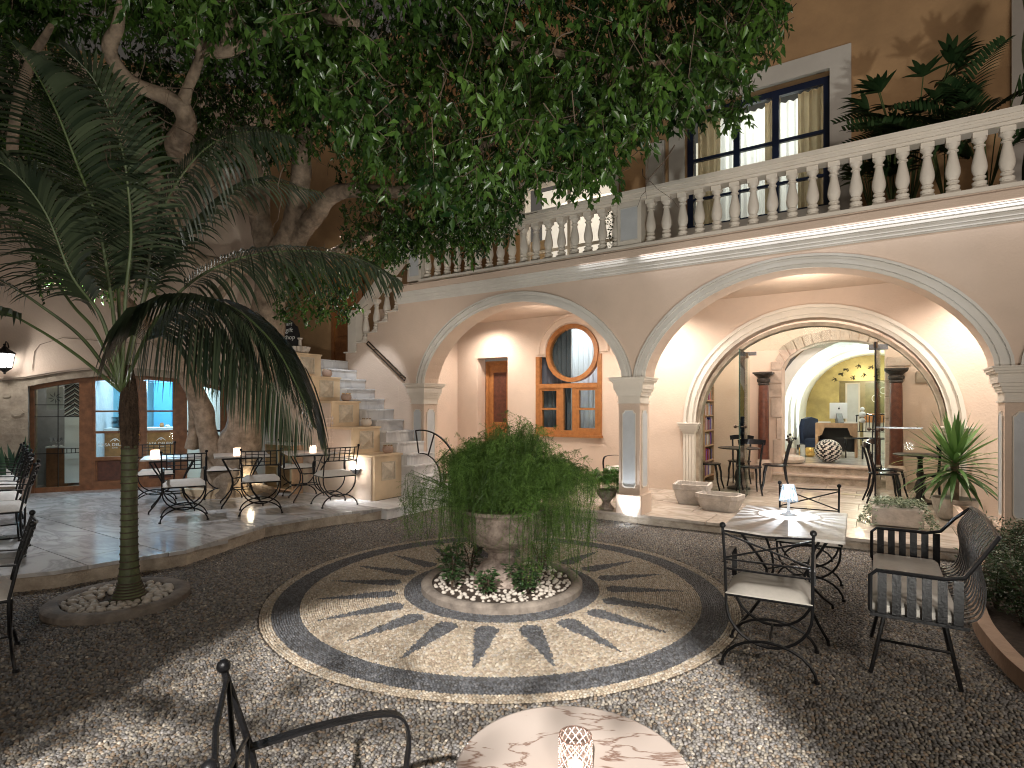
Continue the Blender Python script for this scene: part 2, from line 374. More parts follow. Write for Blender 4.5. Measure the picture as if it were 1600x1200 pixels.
def link(name, me, parent=None, kind=None):
    o = bpy.data.objects.new(name, me); COL.objects.link(o)
    if parent: o.parent = parent
    if kind: o['kind'] = kind
    return o
def text(body, size, m, parent, loc, rot, name='lettering', ext=.002, align='CENTER', font_shear=0):
    c = bpy.data.curves.new(name, 'FONT'); c.body = body; c.size = size; c.extrude = ext; c.align_x = align; c.shear = font_shear
    c.materials.append(MATS[m]); t_ = bpy.data.objects.new(name, c); COL.objects.link(t_); dg = bpy.context.evaluated_depsgraph_get(); me = bpy.data.meshes.new_from_object(t_.evaluated_get(dg)); bpy.data.objects.remove(t_)
    if not me.materials: me.materials.append(MATS[m])
    o = bpy.data.objects.new(name, me); COL.objects.link(o); o.parent = parent; o.location = loc; o.rotation_euler = rot
    return o
def spline(pts, n):
    pts = [Vector(p) for p in pts]; P4 = [pts[0] * 2 - pts[1]] + pts + [pts[-1] * 2 - pts[-2]]; out = []
    for i in range(len(pts) - 1):
        p0, p1, p2, p3 = P4[i:i + 4]
        for k in range(n): t = k / n; out.append(.5 * ((2 * p1) + (p2 - p0) * t + (2 * p0 - 5 * p1 + 4 * p2 - p3) * t * t + (3 * p1 - p0 - 3 * p2 + p3) * t ** 3))
    return out + [pts[-1]]
def vnoise(v, s, k=0): return noise.noise(Vector(v) * s + Vector((k, k * 2, 0)))
# ================================================================== SETTING: ground
g = MB(); g.add([(-40, -40, -.012), (40, -40, -.012), (40, 60, -.012), (-40, 60, -.012)], [(0, 1, 2, 3)])
tag(g.build('ground', 'mortar'), None, None, kind='structure')
MC = Vector((-.09, 5.02, 0)); MR = 1.99
PALM = Vector((-3.22, 4.60, 0)); PR = .505
def st_of(x, y):
    a = x - FO.x; b = y - FO.y; return a * FU.x + b * FU.y, a * FN.x + b * FN.y
TERR = [G(*p, .155) for p in [(22, 898), (86, 891), (176, 876), (289, 859), (414, 819), (523, 802), (602, 793)]]
TERR = [Vector((-4.95, 4.3, 0)), Vector((-4.50, 4.74, 0))] + TERR[1:] + [F(-3.02, -1.28), F(-3.02, 0)]
def pebble_material():
    m = bpy.data.materials.new('pebble'); m.use_nodes = True; MATS['pebble'] = m
    n = m.node_tree.nodes; L = m.node_tree.links; b = n['Principled BSDF']
    a = n.new('ShaderNodeAttribute'); a.attribute_type = 'INSTANCER'; a.attribute_name = 'pcol'
    L.new(a.outputs['Color'], b.inputs['Base Color']); b.inputs['Roughness'].default_value = .55
    return m
pebble_material()
def pebble_tree():
    t = bpy.data.node_groups.new('pebbles', 'GeometryNodeTree')
    t.interface.new_socket('Geometry', in_out='INPUT', socket_type='NodeSocketGeometry')
    t.interface.new_socket('Geometry', in_out='OUTPUT', socket_type='NodeSocketGeometry')
    N = t.nodes; L = t.links
    gi = N.new('NodeGroupInput'); go = N.new('NodeGroupOutput')
    ico = N.new('GeometryNodeMeshIcoSphere'); ico.inputs['Radius'].default_value = 1; ico.inputs['Subdivisions'].default_value = 2
    ss = N.new('GeometryNodeSetShadeSmooth'); sm = N.new('GeometryNodeSetMaterial'); sm.inputs['Material'].default_value = MATS['pebble']
    iop = N.new('GeometryNodeInstanceOnPoints')
    a1 = N.new('GeometryNodeInputNamedAttribute'); a1.data_type = 'FLOAT_VECTOR'; a1.inputs['Name'].default_value = 'prot'
    a2 = N.new('GeometryNodeInputNamedAttribute'); a2.data_type = 'FLOAT_VECTOR'; a2.inputs['Name'].default_value = 'pscl'
    L.new(ico.outputs[0], ss.inputs[0]); L.new(ss.outputs[0], sm.inputs[0]); L.new(sm.outputs[0], iop.inputs['Instance'])
    L.new(gi.outputs[0], iop.inputs['Points']); L.new(a1.outputs[0], iop.inputs['Rotation']); L.new(a2.outputs[0], iop.inputs['Scale'])
    L.new(iop.outputs[0], go.inputs[0]); return t
PT = pebble_tree()
def pebbles(name, xy, ang, col, size):
    n = len(xy); me = bpy.data.meshes.new(name); me.vertices.add(n)
    co = np.zeros((n, 3), np.float32); co[:, :2] = xy; co[:, 2] = -.010 + rng.normal(0, .0012, n); me.vertices.foreach_set('co', co.ravel())
    rot = np.zeros((n, 3), np.float32); rot[:, 2] = ang; rot[:, 0] = rng.normal(0, .12, n); rot[:, 1] = rng.normal(0, .12, n)
    sc = np.stack([size * rng.uniform(1.02, 1.38, n), size * rng.uniform(.74, .98, n), size * rng.uniform(.8, 1.15, n)], 1).astype(np.float32)
    a = me.attributes.new('prot', 'FLOAT_VECTOR', 'POINT'); a.data.foreach_set('vector', rot.ravel())
    a = me.attributes.new('pscl', 'FLOAT_VECTOR', 'POINT'); a.data.foreach_set('vector', sc.ravel())
    c4 = np.ones((n, 4), np.float32); c4[:, :3] = col; a = me.attributes.new('pcol', 'FLOAT_COLOR', 'POINT'); a.data.foreach_set('color', c4.ravel())
    me.update(); o = bpy.data.objects.new(name, me); COL.objects.link(o); o['kind'] = 'stuff'
    md = o.modifiers.new('pebbles', 'NODES'); md.node_group = PT; return o
def palette(n, cols, wts, var=.22):
    c = np.array(cols)[rng.choice(len(cols), n, p=np.array(wts) / sum(wts))]
    return np.clip(c * rng.uniform(1 - var, 1 + var, (n, 1)), .005, .8)
DARKP = [(.060, .062, .068), (.085, .088, .095), (.045, .043, .042), (.11, .11, .115)]
LIGHTP = [(.36, .30, .225), (.29, .24, .175), (.41, .36, .29), (.25, .195, .14), (.34, .31, .265)]
MIXP = [(.18, .165, .145), (.25, .22, .175), (.125, .12, .115), (.20, .15, .105), (.31, .28, .235), (.08, .07, .062), (.44, .39, .32), (.21, .195, .185)]
# --- mixed field
sp, sq = .0198, .0166
gx, gy = np.meshgrid(np.arange(-6.2, 6.4, sp), np.arange(1.3, 9.4, sq)); gx[1::2] += sp / 2
gx = gx.ravel(); gy = gy.ravel()
wx = np.sin(gy * 1.7 + gx * .6) * .08 + np.sin(gx * 2.1) * .04; wy = np.sin(gx * 1.3 + .5) * .12 + np.sin(gx * .7 + gy * 1.9) * .05
rw2 = rng.uniform(-.012, .012, 2000)[(np.round((gy - 1.3) / sq).astype(int)) % 2000]
px_ = gx + wx + rw2 + rng.normal(0, .0034, len(gx)); py_ = gy + wy + rng.normal(0, .0030, len(gx)) + np.sin(gx * 9 + gy * 5) * .006
keep = (np.hypot(px_ - MC.x, py_ - MC.y) > MR + .008) & (np.hypot(px_ - PALM.x, py_ - PALM.y) > PR - .04) & (np.abs(px_) < py_ * 1.02 + .9) & (py_ > 1.5)
ss_, tt_ = st_of(px_, py_); keep &= tt_ < .08
def inside(x, y, poly):
    r = np.zeros(len(x), bool); n = len(poly)
    for i in range(n):
        a = poly[i]; b = poly[(i + 1) % n]
        c = ((a.y > y) != (b.y > y)) & (x < (b.x - a.x) * (y - a.y) / ((b.y - a.y) + 1e-12) + a.x)
        r ^= c
    return r
keep &= ~inside(px_, py_, TERR + [Vector((-3, 12, 0)), Vector((-14, 12, 0)), Vector((-14, 4, 0))])
px_ = px_[keep]; py_ = py_[keep]; n = len(px_)
ang = rng.normal(0, .8, n) + np.cos(px_ * 1.3) * .35
col = palette(n, MIXP, [6, 4, 6, 4.5, 1.3, 5, .3, 4])
pebbles('pebble_paving', np.stack([px_, py_], 1), ang, col, .0096)
# --- medallion laid in rings
xs, ys, an, cl = [], [], [], []
r = .70
while r < MR:
    nn = max(8, int(2 * PI * r / .0205)); q = np.arange(nn) * 2 * PI / nn + rng.uniform(0, 6)
    rr = r + rng.normal(0, .0018, nn)
    if r < .87: dark = np.ones(nn, bool)
    elif 1.69 < r < 1.90: dark = np.ones(nn, bool)
    elif r >= 1.90 or r < .92 or r > 1.60: dark = np.zeros(nn, bool)
    else:
        k = (r - .92) / .68; half = .098 * (1 - k) ** .85 if k > .1 else .098 * math.sqrt(max(0, k / .1)) * .95
        a0 = (q + PI / 2 + R(5.2)) % (2 * PI / 20); a0 = np.minimum(a0, 2 * PI / 20 - a0); dark = a0 * rr < half
    c = np.where(dark[:, None], palette(nn, DARKP, [4, 3, 3, 1.5]), palette(nn, LIGHTP, [4, 4, 2, 3, 2]))
    xs.append(MC.x + rr * np.cos(q)); ys.append(MC.y + rr * np.sin(q)); an.append(q + PI / 2 + rng.normal(0, .3, nn)); cl.append(c)
    r += .0170
pebbles('pebble_sun_medallion', np.stack([np.concatenate(xs), np.concatenate(ys)], 1), np.concatenate(an), np.concatenate(cl), .0097)
# edging line of small stones at the far left of the foreground
# ------------------------------------------------------------------ terrace & loggia floors in slabs
def clip(poly, x0, x1, y0, y1):
    def cut(P, ins, inter):
        out = []
        for i in range(len(P)):
            a, b = P[i - 1], P[i]
            if ins(b):
                if not ins(a): out.append(inter(a, b))
                out.append(b)
            elif ins(a): out.append(inter(a, b))
        return out
    lx = lambda v: (lambda a, b: (v, a[1] + (b[1] - a[1]) * (v - a[0]) / (b[0] - a[0])))
    ly = lambda v: (lambda a, b: (a[0] + (b[0] - a[0]) * (v - a[1]) / (b[1] - a[1]), v))
    for ins, it in ((lambda p: p[0] >= x0, lx(x0)), (lambda p: p[0] <= x1, lx(x1)), (lambda p: p[1] >= y0, ly(y0)), (lambda p: p[1] <= y1, ly(y1))):
        if poly: poly = cut(poly, ins, it)
    return poly
def tiled(parent, poly, dx, dy, ztop, th, m, name='slab', stagger=0, gap=.004, n_max=300):
    x0 = min(p[0] for p in poly); x1 = max(p[0] for p in poly); y0 = min(p[1] for p in poly); y1 = max(p[1] for p in poly)
    j = 0; y = y0
    while y < y1:
        x = x0 - (stagger * dx if j % 2 else 0)
        while x < x1:
            q = clip(poly, x + gap, x + dx - gap, y + gap, y + dy - gap)
            if len(q) > 2:
                ar = abs(sum(q[i - 1][0] * q[i][1] - q[i][0] * q[i - 1][1] for i in range(len(q)))) / 2
                if ar > .004:
                    b = MB(); b.prism(q, ztop - th, ztop + random.uniform(-.0008, .0008)); b.build(name, m, parent)
            x += dx
        y += dy; j += 1
terr_st = [st_of(p.x, p.y) for p in TERR] + [(-5.6, -1.28), (-7.6, -1.28), (-10.2, -2.6), (-9.8, -7.5), (-6.0, -8.2)]
terr_st = [(a, b) for a, b in terr_st]
terr_st.remove(terr_st[8]) if False else None
ter = fthing('terrace', None, None); ter['kind'] = 'structure'
outline = [st_of(p.x, p.y) for p in TERR[:-1]] + [(-7.6, -1.22), (-9.9, -2.4), (-10.4, -7.5), (-6.2, -8.2)]
b = MB(); b.prism([(x, y) for x, y in outline], -.01, .118); b.build('base', 'slab_edge', ter)
cen = Vector((-6.5, -4.2))
nose = [((Vector(p) - cen).normalized() * .022 + Vector(p)) for p in outline]
tiled(ter, [tuple(p) for p in nose], 1.05, .62, .155, .035, 'marble_floor', 'slab', .5)
# loggia floor
lf = fthing('loggia_floor', None, None); lf['kind'] = 'structure'
b = MB(); b.box(-2.9, 8.6, .06, 4.72, -.01, .098); b.build('base', 'slab_edge', lf)
tiled(lf, [(-2.9, .0), (8.6, .0), (8.6, 2.56), (-2.9, 2.56)], .98, .64, .13, .034, 'travertine', 'slab', .35)
tiled(lf, [(-.3, 2.56), (4.6, 2.56), (4.6, 4.74), (-.3, 4.74)], .8, .73, .131, .034, 'travertine', 'slab', .4)
b = MB(); b.box(-5.0, -2.901, .37, 4.0, -.01, .098); b.build('base', 'slab_edge', lf)
tiled(lf, [(-5.0, .365), (-2.902, .365), (-2.902, 2.56), (-5.0, 2.56)], .98, .64, .13, .034, 'travertine', 'slab', .35)
b = MB(); b.box(2.32, 2.66, 3.52, 3.70, .129, .1335); b.build('dark_inset', 'gold_dark', lf)
# vault floor with its two steps
vf = fthing('reception_steps', None, None); vf['kind'] = 'structure'
b = MB(); b.box(.62, 4.55, 4.74, 5.1, .1, .262); b.build('riser', 'slab_edge', vf)
b = MB(); b.bbox(.60, 4.57, 4.70, 5.1, .262, .298, .008); b.build('tread', 'stone_pale', vf)
b = MB(); b.box(.80, 4.55, 5.02, 5.12, .298, .425); b.build('riser', 'slab_edge', vf)
b = MB(); b.bbox(.75, 4.57, 4.98, 5.42, .425, .46, .008); b.build('tread', 'stone_pale', vf)
b = MB(); b.box(-.5, 6.6, 5.42, 12.6, .40, .459); b.build('polished_floor', 'marble_floor', vf)
# ================================================================== the arcaded building
CEN = [-1.90, 2.03, 5.97]; HS = 1.80; SPR = 2.0; RISE = 1.215; WT = .36
def arc_pts(c, hs, rise, n=28, spr=SPR):
    # mean of a circular segment and an ellipse: the arches' flattened round
    Rc = (hs * hs + rise * rise) / (2 * rise); out = []
    for i in range(n + 1):
        a = PI - PI * i / n; x = hs * math.cos(a)
        zc = math.sqrt(max(0, Rc * Rc - x * x)) - (Rc - rise); ze = rise * math.sqrt(max(0, 1 - (x / hs) ** 2))
        out.append((c + x, spr + .45 * zc + .55 * ze))
    return out
house = fthing('hotel_building', 'peach arcaded hotel with a balustraded balcony above its round arches', 'building')
TOPZ = 3.52
def arcade_wall():
    b = MB(); spans = []
    left = -4.02
    # solid strips between arches and strips over arches
    def strip(s0, z0, s1, z1, y0=0, y1=WT):
        b.add([(s0, y0, z0), (s1, y0, z1), (s1, y0, TOPZ), (s0, y0, TOPZ), (s0, y1, z0), (s1, y1, z1), (s1, y1, TOPZ), (s0, y1, TOPZ)],
              [(0, 1, 2, 3), (5, 4, 7, 6), (4, 5, 1, 0)])
    prev = None
    xs = -4.32
    for c in CEN:
        A = arc_pts(c, HS, RISE)
        if xs < A[0][0]: strip(xs, SPR, A[0][0], SPR)
        for p, q in zip(A[:-1], A[1:]): strip(p[0], p[1], q[0], q[1])
        xs = A[-1][0]
    strip(xs, SPR, 9.5, SPR)
    return b
arcade_wall().build('facade_wall', 'plaster', house)
# wall beside the stairs with its stepped top
prof = [(-5.70, .1), (-5.70, 2.62), (-5.40, 2.62), (-5.40, 2.79), (-5.11, 2.79), (-5.11, 2.96), (-4.84, 2.96), (-4.84, 3.13), (-4.58, 3.13), (-4.58, 3.30), (-4.321, 3.30), (-4.321, .1)]
b = MB(); b.slab(prof, 'y', .001, .22); b.build('stair_wall', 'plaster', house)
b = MB(); b.box(-4.321, -3.98, .002, .3, .1, SPR + .01); b.build('stair_wall', 'plaster', house)
b = MB()
for i in range(5):
    s0 = prof[1 + 2 * i][0]; z = prof[1 + 2 * i][1]; b.box(s0 - .03, prof[3 + 2 * i][0] if i < 4 else -4.321, -.03, .25, z, z + .022)
b.build('coping', 'trim_pale', house)
# arch mouldings
for c in CEN:
    for o0, o1, pr in ((.0, .045, .028), (.045, .095, .05), (.095, .135, .036), (.135, .15, .062)):
        pass
    b = MB()
    for o0, o1, pr in ((.0, .042, .026), (.042, .090, .048), (.090, .122, .034), (.122, .150, .060)):
        A = arc_pts(c, HS + o0, RISE + o0); B = arc_pts(c, HS + o1, RISE + o1)
        b.loop(A, B, -pr, .0)
    b.build('arch_moulding', 'trim', house, True)
def pier(s, w, d=WT, light=None):
    col = MB(); x0, x1 = s - w / 2, s + w / 2
    col.box(x0, x1, .004, d, .40, 1.72)
    o = col.build('column', 'plaster', house)
    p = MB(); p.bbox(x0 - .035, x1 + .035, -.03, d + .03, .13, .40, .012); p.build('plinth', 'plaster', o)
    c = MB()
    for z0, z1, e in ((1.64, 1.655, .018), (1.655, 1.74, .004), (1.74, 1.765, .022), (1.765, 1.80, .03), (1.80, 1.835, .045), (1.835, 1.87, .06), (1.87, 1.93, .062), (1.93, 1.955, .085), (1.955, 1.985, .10), (1.985, 2.0, .112)):
        c.box(x0 - e, x1 + e, -e, d + e, z0, z1)
    c.build('capital', 'trim_pale', o)
    def panel(cx, hw, z0, z1, place):
        k = hw * .42; pts = [(cx - hw, z0 + k), (cx - hw + k * .6, z0), (cx + hw - k * .6, z0), (cx + hw, z0 + k), (cx + hw, z1 - k * 1.2), (cx + hw - k * .4, z1 - k * 1.0), (cx + hw - k, z1 - k * .1), (cx + hw - k, z1), (cx - hw + k, z1), (cx - hw + k, z1 - k * .1), (cx - hw + k * .4, z1 - k * 1.0), (cx - hw, z1 - k * 1.2)]
        big = [(cx + (x - cx) * (1 + .010 / hw), (z0 + z1) / 2 + (z - (z0 + z1) / 2) * (1 + .014 / ((z1 - z0) / 2))) for x, z in pts]
        f = MB(); f.loop(pts + [pts[0]], big + [big[0]], *((-.012, .003) if place == 'f' else (0, .015)))
        q = MB(); q.slab(pts, 'y', *((-.004, .003) if place == 'f' else (0.004, .010)))
        for mb, nm, mm in ((f, 'panel_frame', 'trim_pale'), (q, 'panel', 'blue_panel')):
            if place != 'f':
                sgn = 1 if place == 'r' else -1
                mb.v = [((x1 if sgn > 0 else x0) + sgn * (y - .003), x + d / 2 - s, z) for x, y, z in mb.v]
            mb.build(nm, mm, o)
    panel(s, w * .29, .50, 1.54, 'f'); panel(s, .095, .50, 1.54, 'r'); panel(s, .095, .50, 1.54, 'l')
    return o
pier(-3.86, .28); pier(0.0, .30); pier(4.07, .32); pier(8.0, .32)
# cornice below the balcony
def cornice(mb, s0, s1, z, steps):
    for z0, z1, e in steps: mb.box(s0, s1, -e, .1, z + z0, z + z1)
CST = ((0, .018, .012), (.018, .055, .03), (.055, .085, .05), (.085, .10, .056), (.10, .135, .085), (.135, .165, .10), (.165, .18, .115))
b = MB(); cornice(b, -4.32, 9.5, 3.42, CST); b.build('cornice', 'trim', house)
b = MB(); b.box(-4.32, 9.5, -.135, 2.5, 3.602, 3.70); b.box(-4.32, 9.5, -.07, .30, 3.70, 3.745); b.build('balcony_slab', 'plaster', house)
# loggia ceiling and inner walls (t = 2.5)
TI = 2.5
b = MB(); b.box(-4.6, 9.5, WT, TI, 3.40, 3.59); b.build('loggia_ceiling', 'plaster', house)
def hole_wall(mb, s0, s1, z0, z1, y0, y1, arch=None, rects=()):
    """wall in the plane y0..y1 with rectangular holes and one arched hole (list of points rising and falling)"""
    xs = sorted(set([s0, s1] + [r[0] for r in rects] + [r[1] for r in rects] + ([p[0] for p in arch] if arch else [])))
    def blk(a, b_, za, zb, zc=None, zd=None):
        zc = za if zc is None else zc
        if zb - max(za, zc) < 1e-4: return
        mb.add([(a, y0, za), (b_, y0, zc), (b_, y0, zb), (a, y0, zb), (a, y1, za), (b_, y1, zc), (b_, y1, zb), (a, y1, zb)],
               [(0, 1, 2, 3), (5, 4, 7, 6), (4, 5, 1, 0), (3, 2, 6, 7), (0, 3, 7, 4), (1, 5, 6, 2)])
    for a, b_ in zip(xs[:-1], xs[1:]):
        if a < s0 - 1e-6 or b_ > s1 + 1e-6: continue
        m = (a + b_) / 2; done = False
        if arch and arch[0][0] - 1e-6 <= m <= arch[-1][0] + 1e-6:
            za = np.interp(a + 1e-6, [p[0] for p in arch], [p[1] for p in arch]); zb = np.interp(b_ - 1e-6, [p[0] for p in arch], [p[1] for p in arch])
            blk(a, b_, za, z1, zb); done = True
        if done: continue
        rs = sorted([r for r in rects if r[0] - 1e-6 <= m <= r[1] + 1e-6], key=lambda r: r[2]); z = z0
        for r in rs: blk(a, b_, z, r[2]); z = r[3]
        blk(a, b_, z, z1)
    return mb
def semi(c, hs, spr, rise, n=28, foot=None):
    p = [(c + hs * math.cos(PI - PI * i / n), spr + rise * math.sin(PI * i / n)) for i in range(n + 1)]
    return ([(c - hs - 1e-3, foot)] if foot is not None else []) + p + ([(c + hs + 1e-3, foot)] if foot is not None else [])
AC, AH = 1.97, 1.72
inner_arch = semi(AC, AH, 1.32, 1.66)
WIN = (-2.93, -1.49, 1.03, 2.60); 
b = MB()
hole_wall(b, -5.2, -3.2, .1, 3.45, TI, TI + .3, None, [(-4.42, -3.62, .1, 2.64)])
b.build('loggia_wall', 'plaster', house)
wa = [( -2.93, 2.58)] 
cw, rw, zw = -2.12, .565, 2.64
warch = [(-2.93, 1.98)] + [(-2.78, 1.98)]
b = MB(); circ = [(cw + (rw - .012) * math.cos(PI - PI * i / 24), zw + (rw - .012) * math.sin(PI * i / 24)) for i in range(25)]
hole = [(WIN[0], 2.598)] + [(circ[0][0] - .001, 2.598)] + circ + [(circ[-1][0] + .001, 2.598)] + [(WIN[1], 2.598)]
hole_wall(b, -3.2, WIN[0], .1, 3.45, TI, TI + .3); hole_wall(b, WIN[1], -.6, .1, 3.45, TI, TI + .3)
hole_wall(b, WIN[0], WIN[1], .1, 3.45, TI, TI + .3, [(max(WIN[0], min(WIN[1], x)) + i * 1e-5, z) for i, (x, z) in enumerate(hole)])
b.box(WIN[0], WIN[1], TI, TI + .3, .1, WIN[2]); b.build('loggia_wall', 'plaster', house)
b = MB(); foot = [(AC - AH - 1e-3, .1)] + inner_arch + [(AC + AH + 1e-3, .1)]
hole_wall(b, -.6, 9.5, .1, 3.45, TI, TI + .3, inner_arch)
b.v = b.v
b.box(-.6, AC - AH, TI, TI + .3, .1, 1.32) if False else None
b.build('loggia_wall', 'plaster', house)
b = MB(); b.box(-5.25, -4.95, .3, TI + .3, .1, 3.45); b.build('loggia_end_wall', 'plaster', house)
# moulded surround of the big glazed arch + pilasters
b = MB()
for o0, o1, pr in ((.0, .05, .03), (.05, .12, .055), (.12, .15, .04), (.15, .20, .07)):
    b.loop(semi(AC, AH + o0, 1.32, 1.66 + o0), semi(AC, AH + o1, 1.32, 1.66 + o1), TI - pr, TI)
b.build('arch_moulding', 'trim_pale', house, True)
b = MB(); b.loop(semi(AC, AH - .055, 1.25, 1.66 - .055, foot=.13), semi(AC, AH, 1.25, 1.66, foot=.13), TI + .02, TI + .24); b.build('stone_reveal', 'stone', house)
for sx in (AC - AH - .1, AC + AH + .1):
    q = MB(); q.box(sx - .11, sx + .10, TI - .045, TI, .13, 1.14)
    for k in range(4): q.box(sx - .095 + k * .048, sx - .065 + k * .048, TI - .062, TI - .045, .2, 1.12)
    for z0, z1, e in ((1.14, 1.17, .01), (1.17, 1.21, .03), (1.21, 1.26, .05), (1.26, 1.30, .07), (1.30, 1.32, .085)): q.box(sx - .11 - e, sx + .10 + e, TI - .045 - e, TI, z0, z1)
    q.build('pilaster', 'trim_pale', house)
# ---- glass of the big arch: fixed sheets and two leaves standing open into the loggia
GD = (1.10, 2.86)
gt = fthing('glazed_screen', 'frameless glass screen filling the big inner arch, with a thin transom over the doorway', 'glass wall')
def arch_glass(a, b_, z0):
    pts = [(a, z0)]; A = [p for p in semi(AC, AH - .06, 1.32, 1.60, 60)]
    pts += [(a, np.interp(a, [p[0] for p in A], [p[1] for p in A]))] + [p for p in A if a < p[0] < b_] + [(b_, np.interp(b_, [p[0] for p in A], [p[1] for p in A])), (b_, z0)]
    q = MB(); q.slab(pts, 'y', TI + .10, TI + .11); return q
arch_glass(AC - AH + .07, GD[0], .132).build('pane', 'pane_glass', gt)
arch_glass(GD[1], AC + AH - .07, .132).build('pane', 'pane_glass', gt)
arch_glass(GD[0] + .01, GD[1] - .01, 2.51).build('pane', 'pane_glass', gt)
b = MB(); b.slab([(GD[0] - .12, 2.36), (GD[0] - .06, 2.36), (GD[0] - .06, 2.44), (GD[0] + .10, 2.44), (GD[0] + .10, 2.50), (GD[0] - .12, 2.50)], 'y', TI + .08, TI + .13); b.build('patch_fitting', 'steel', gt)
b = MB(); b.box(GD[1] - .10, GD[1] + .14, TI + .08, TI + .13, 2.44, 2.52); b.build('patch_fitting', 'steel', gt)
b = MB(); b.box(GD[1] + .01, GD[1] + .55, TI + .10, TI + .12, 1.275, 1.30); b.build('rail', 'steel', gt)
for k, (hs, lab, ang) in enumerate(((1.07, 'glass door leaf standing open left of the doorway, beside the bistro table with books behind', 3), (2.90, 'glass door leaf standing open on the right, beside the spiky yucca', -4))):
    d = fthing('glass_door', lab, 'glass door', hs, TI + .06, .13, R(-90 + ang) if False else R(ang), 'open glass door leaves')
    q = MB(); q.box(-.006, .006, -.90, 0, .02, 2.34); q.build('pane', 'pane_glass', d)
    q = MB(); q.box(-.009, .009, -.912, -.90, .02, 2.34); q.box(-.009, .009, -.9, 0, .012, .02); q.build('edge_strip', 'green_glass' if k == 0 else 'iron', d)
    q = MB(); q.box(-.02, .02, -.9, -.78, 2.26, 2.34) if k else q.box(-.02, .02, -.12, 0, 2.26, 2.34); q.build('hinge', 'bronze', d)
    q = MB(); q.tube([(-.07, -.82, 1.16), (.07, -.82, 1.16)], .009); q.ball((-.075, -.82, 1.16), .026); q.ball((.075, -.82, 1.16), .026); q.build('handle', 'iron_brown', d, True)
# ---- room behind the glass: side walls, ceiling, back wall with the stone-framed opening
for x0 in (-.45, 4.45): b = MB(); b.box(x0, x0 + .3, TI + .3, 4.9, .1, 3.5); b.build('room_side_wall', 'plaster', house)
b = MB(); b.box(-.45, 4.75, TI + .301, 5.5, 3.38, 3.5); b.build('room_ceiling', 'plaster', house)
OP = [(1.30, .1), (1.30, 2.36), (1.40, 2.56), (1.62, 2.72), (1.9, 2.82), (2.2, 2.86), (2.55, 2.83), (2.85, 2.74), (3.0, 2.66), (3.0, .1)]
b = MB(); hole_wall(b, -.45, 4.75, .1, 3.4, 4.9, 5.35, [(p[0] + i * 1e-5, p[1]) for i, p in enumerate(OP[1:-1])]); b.build('room_back_wall', 'plaster', house)
# voussoirs and quoins of the opening, each a stone
for i in range(13):
    q0, q1 = i / 13, (i + 1) / 13
    A = OP[1:-1]; L_ = [0]
    for a, c in zip(A[:-1], A[1:]): L_.append(L_[-1] + math.hypot(c[0] - a[0], c[1] - a[1]))
    def at(u, off):
        d = u * L_[-1]; x = np.interp(d, L_, [p[0] for p in A]); z = np.interp(d, L_, [p[1] for p in A])
        nx, nz = x - 2.18, z - 1.2; l = math.hypot(nx, nz); return (x + nx / l * off, z + nz / l * off)
    e = random.uniform(.19, .25)
    q = MB(); q.slab([at(q0 + .004, 0), at(q0 + .004, e), at(q1 - .004, e), at(q1 - .004, 0)], 'y', 4.868 + random.uniform(-.008, .008), 4.91)
    q.build('voussoir', 'stone_pale', house)
z = .47
for z0, z1, wl, wr in ((.47, .95, .16, .20), (.95, 1.38, .10, .16), (1.38, 1.78, .20, .12), (1.78, 2.06, .34, .22), (2.06, 2.32, .42, .30), (2.32, 2.50, .20, .36)):
    for sgn, w_ in ((-1, wl), (1, wr)):
        x = 1.30 if sgn < 0 else 3.0
        if z1 > 2.4 and sgn > 0: x = 3.02
        q = MB(); q.bbox(min(x, x + sgn * w_), max(x, x + sgn * w_), 4.862, 4.91, z0 + .008, z1 - .008, .012); q.build('quoin', 'stone_pale', house)
b = MB(); b.bbox(3.45, 3.75, 4.86, 4.91, 2.02, 2.22, .012); b.build('relief_stone', 'stone', house)
# ---- reception vault
VC, VH, VS = 2.78, 1.52, 1.45
b = MB()
va = [(VC - VH, .40)] + semi(VC, VH, VS, 1.50, 32) + [(VC + VH, .40)]
vo = [(VC - VH - .2, .40)] + semi(VC, VH + .2, VS, 1.70, 32) + [(VC + VH + .2, .40)]
b.loop(va, vo, 5.352, 10.2); b.build('reception_vault', 'stucco_white', house, True)
b = MB(); hole_wall(b, 1.0, 4.7, .40, 3.3, 10.2, 10.4, None, [(2.05, 3.9, .46, 2.28)]); b.build('vault_end_wall', 'gold_panel', house)
b = MB(); b.box(1.6, 4.4, 11.9, 12.0, .4, 2.8); b.box(1.5, 1.6, 10.4, 12, .4, 2.8); b.box(4.4, 4.5, 10.4, 12, .4, 2.8); b.box(1.5, 4.5, 10.4, 12, 2.7, 2.8); b.build('back_office_wall', 'gold_dark', house)
rc = fthing('reception_counter', 'wood and cream reception counter with glass screen at the far end of the white vault', 'counter')
b = MB(); b.box(2.62, 3.95, 9.3, 9.7, .46, 1.20); b.build('counter_front', 'striped_cream', rc)
b = MB(); b.box(2.58, 4.0, 9.25, 9.75, 1.20, 1.42); b.build('counter_top', 'wood_orange', rc)
b = MB(); b.box(2.66, 3.9, 9.55, 9.57, 1.42, 2.2); b.build('glass_screen', 'pane_glass', rc)
b = MB()
for x, z_, r_ in ((2.9, 1.8, .10), (3.2, 1.7, .13), (3.05, 2.0, .08), (3.4, 1.95, .12), (3.35, 1.6, .06)):
    b.tube([(x + r_ * math.cos(a), 9.53, z_ + r_ * math.sin(a)) for a in np.linspace(.4, 5.2, 14)], .006, 4)
b.build('scroll_ornament', 'chalk', rc)
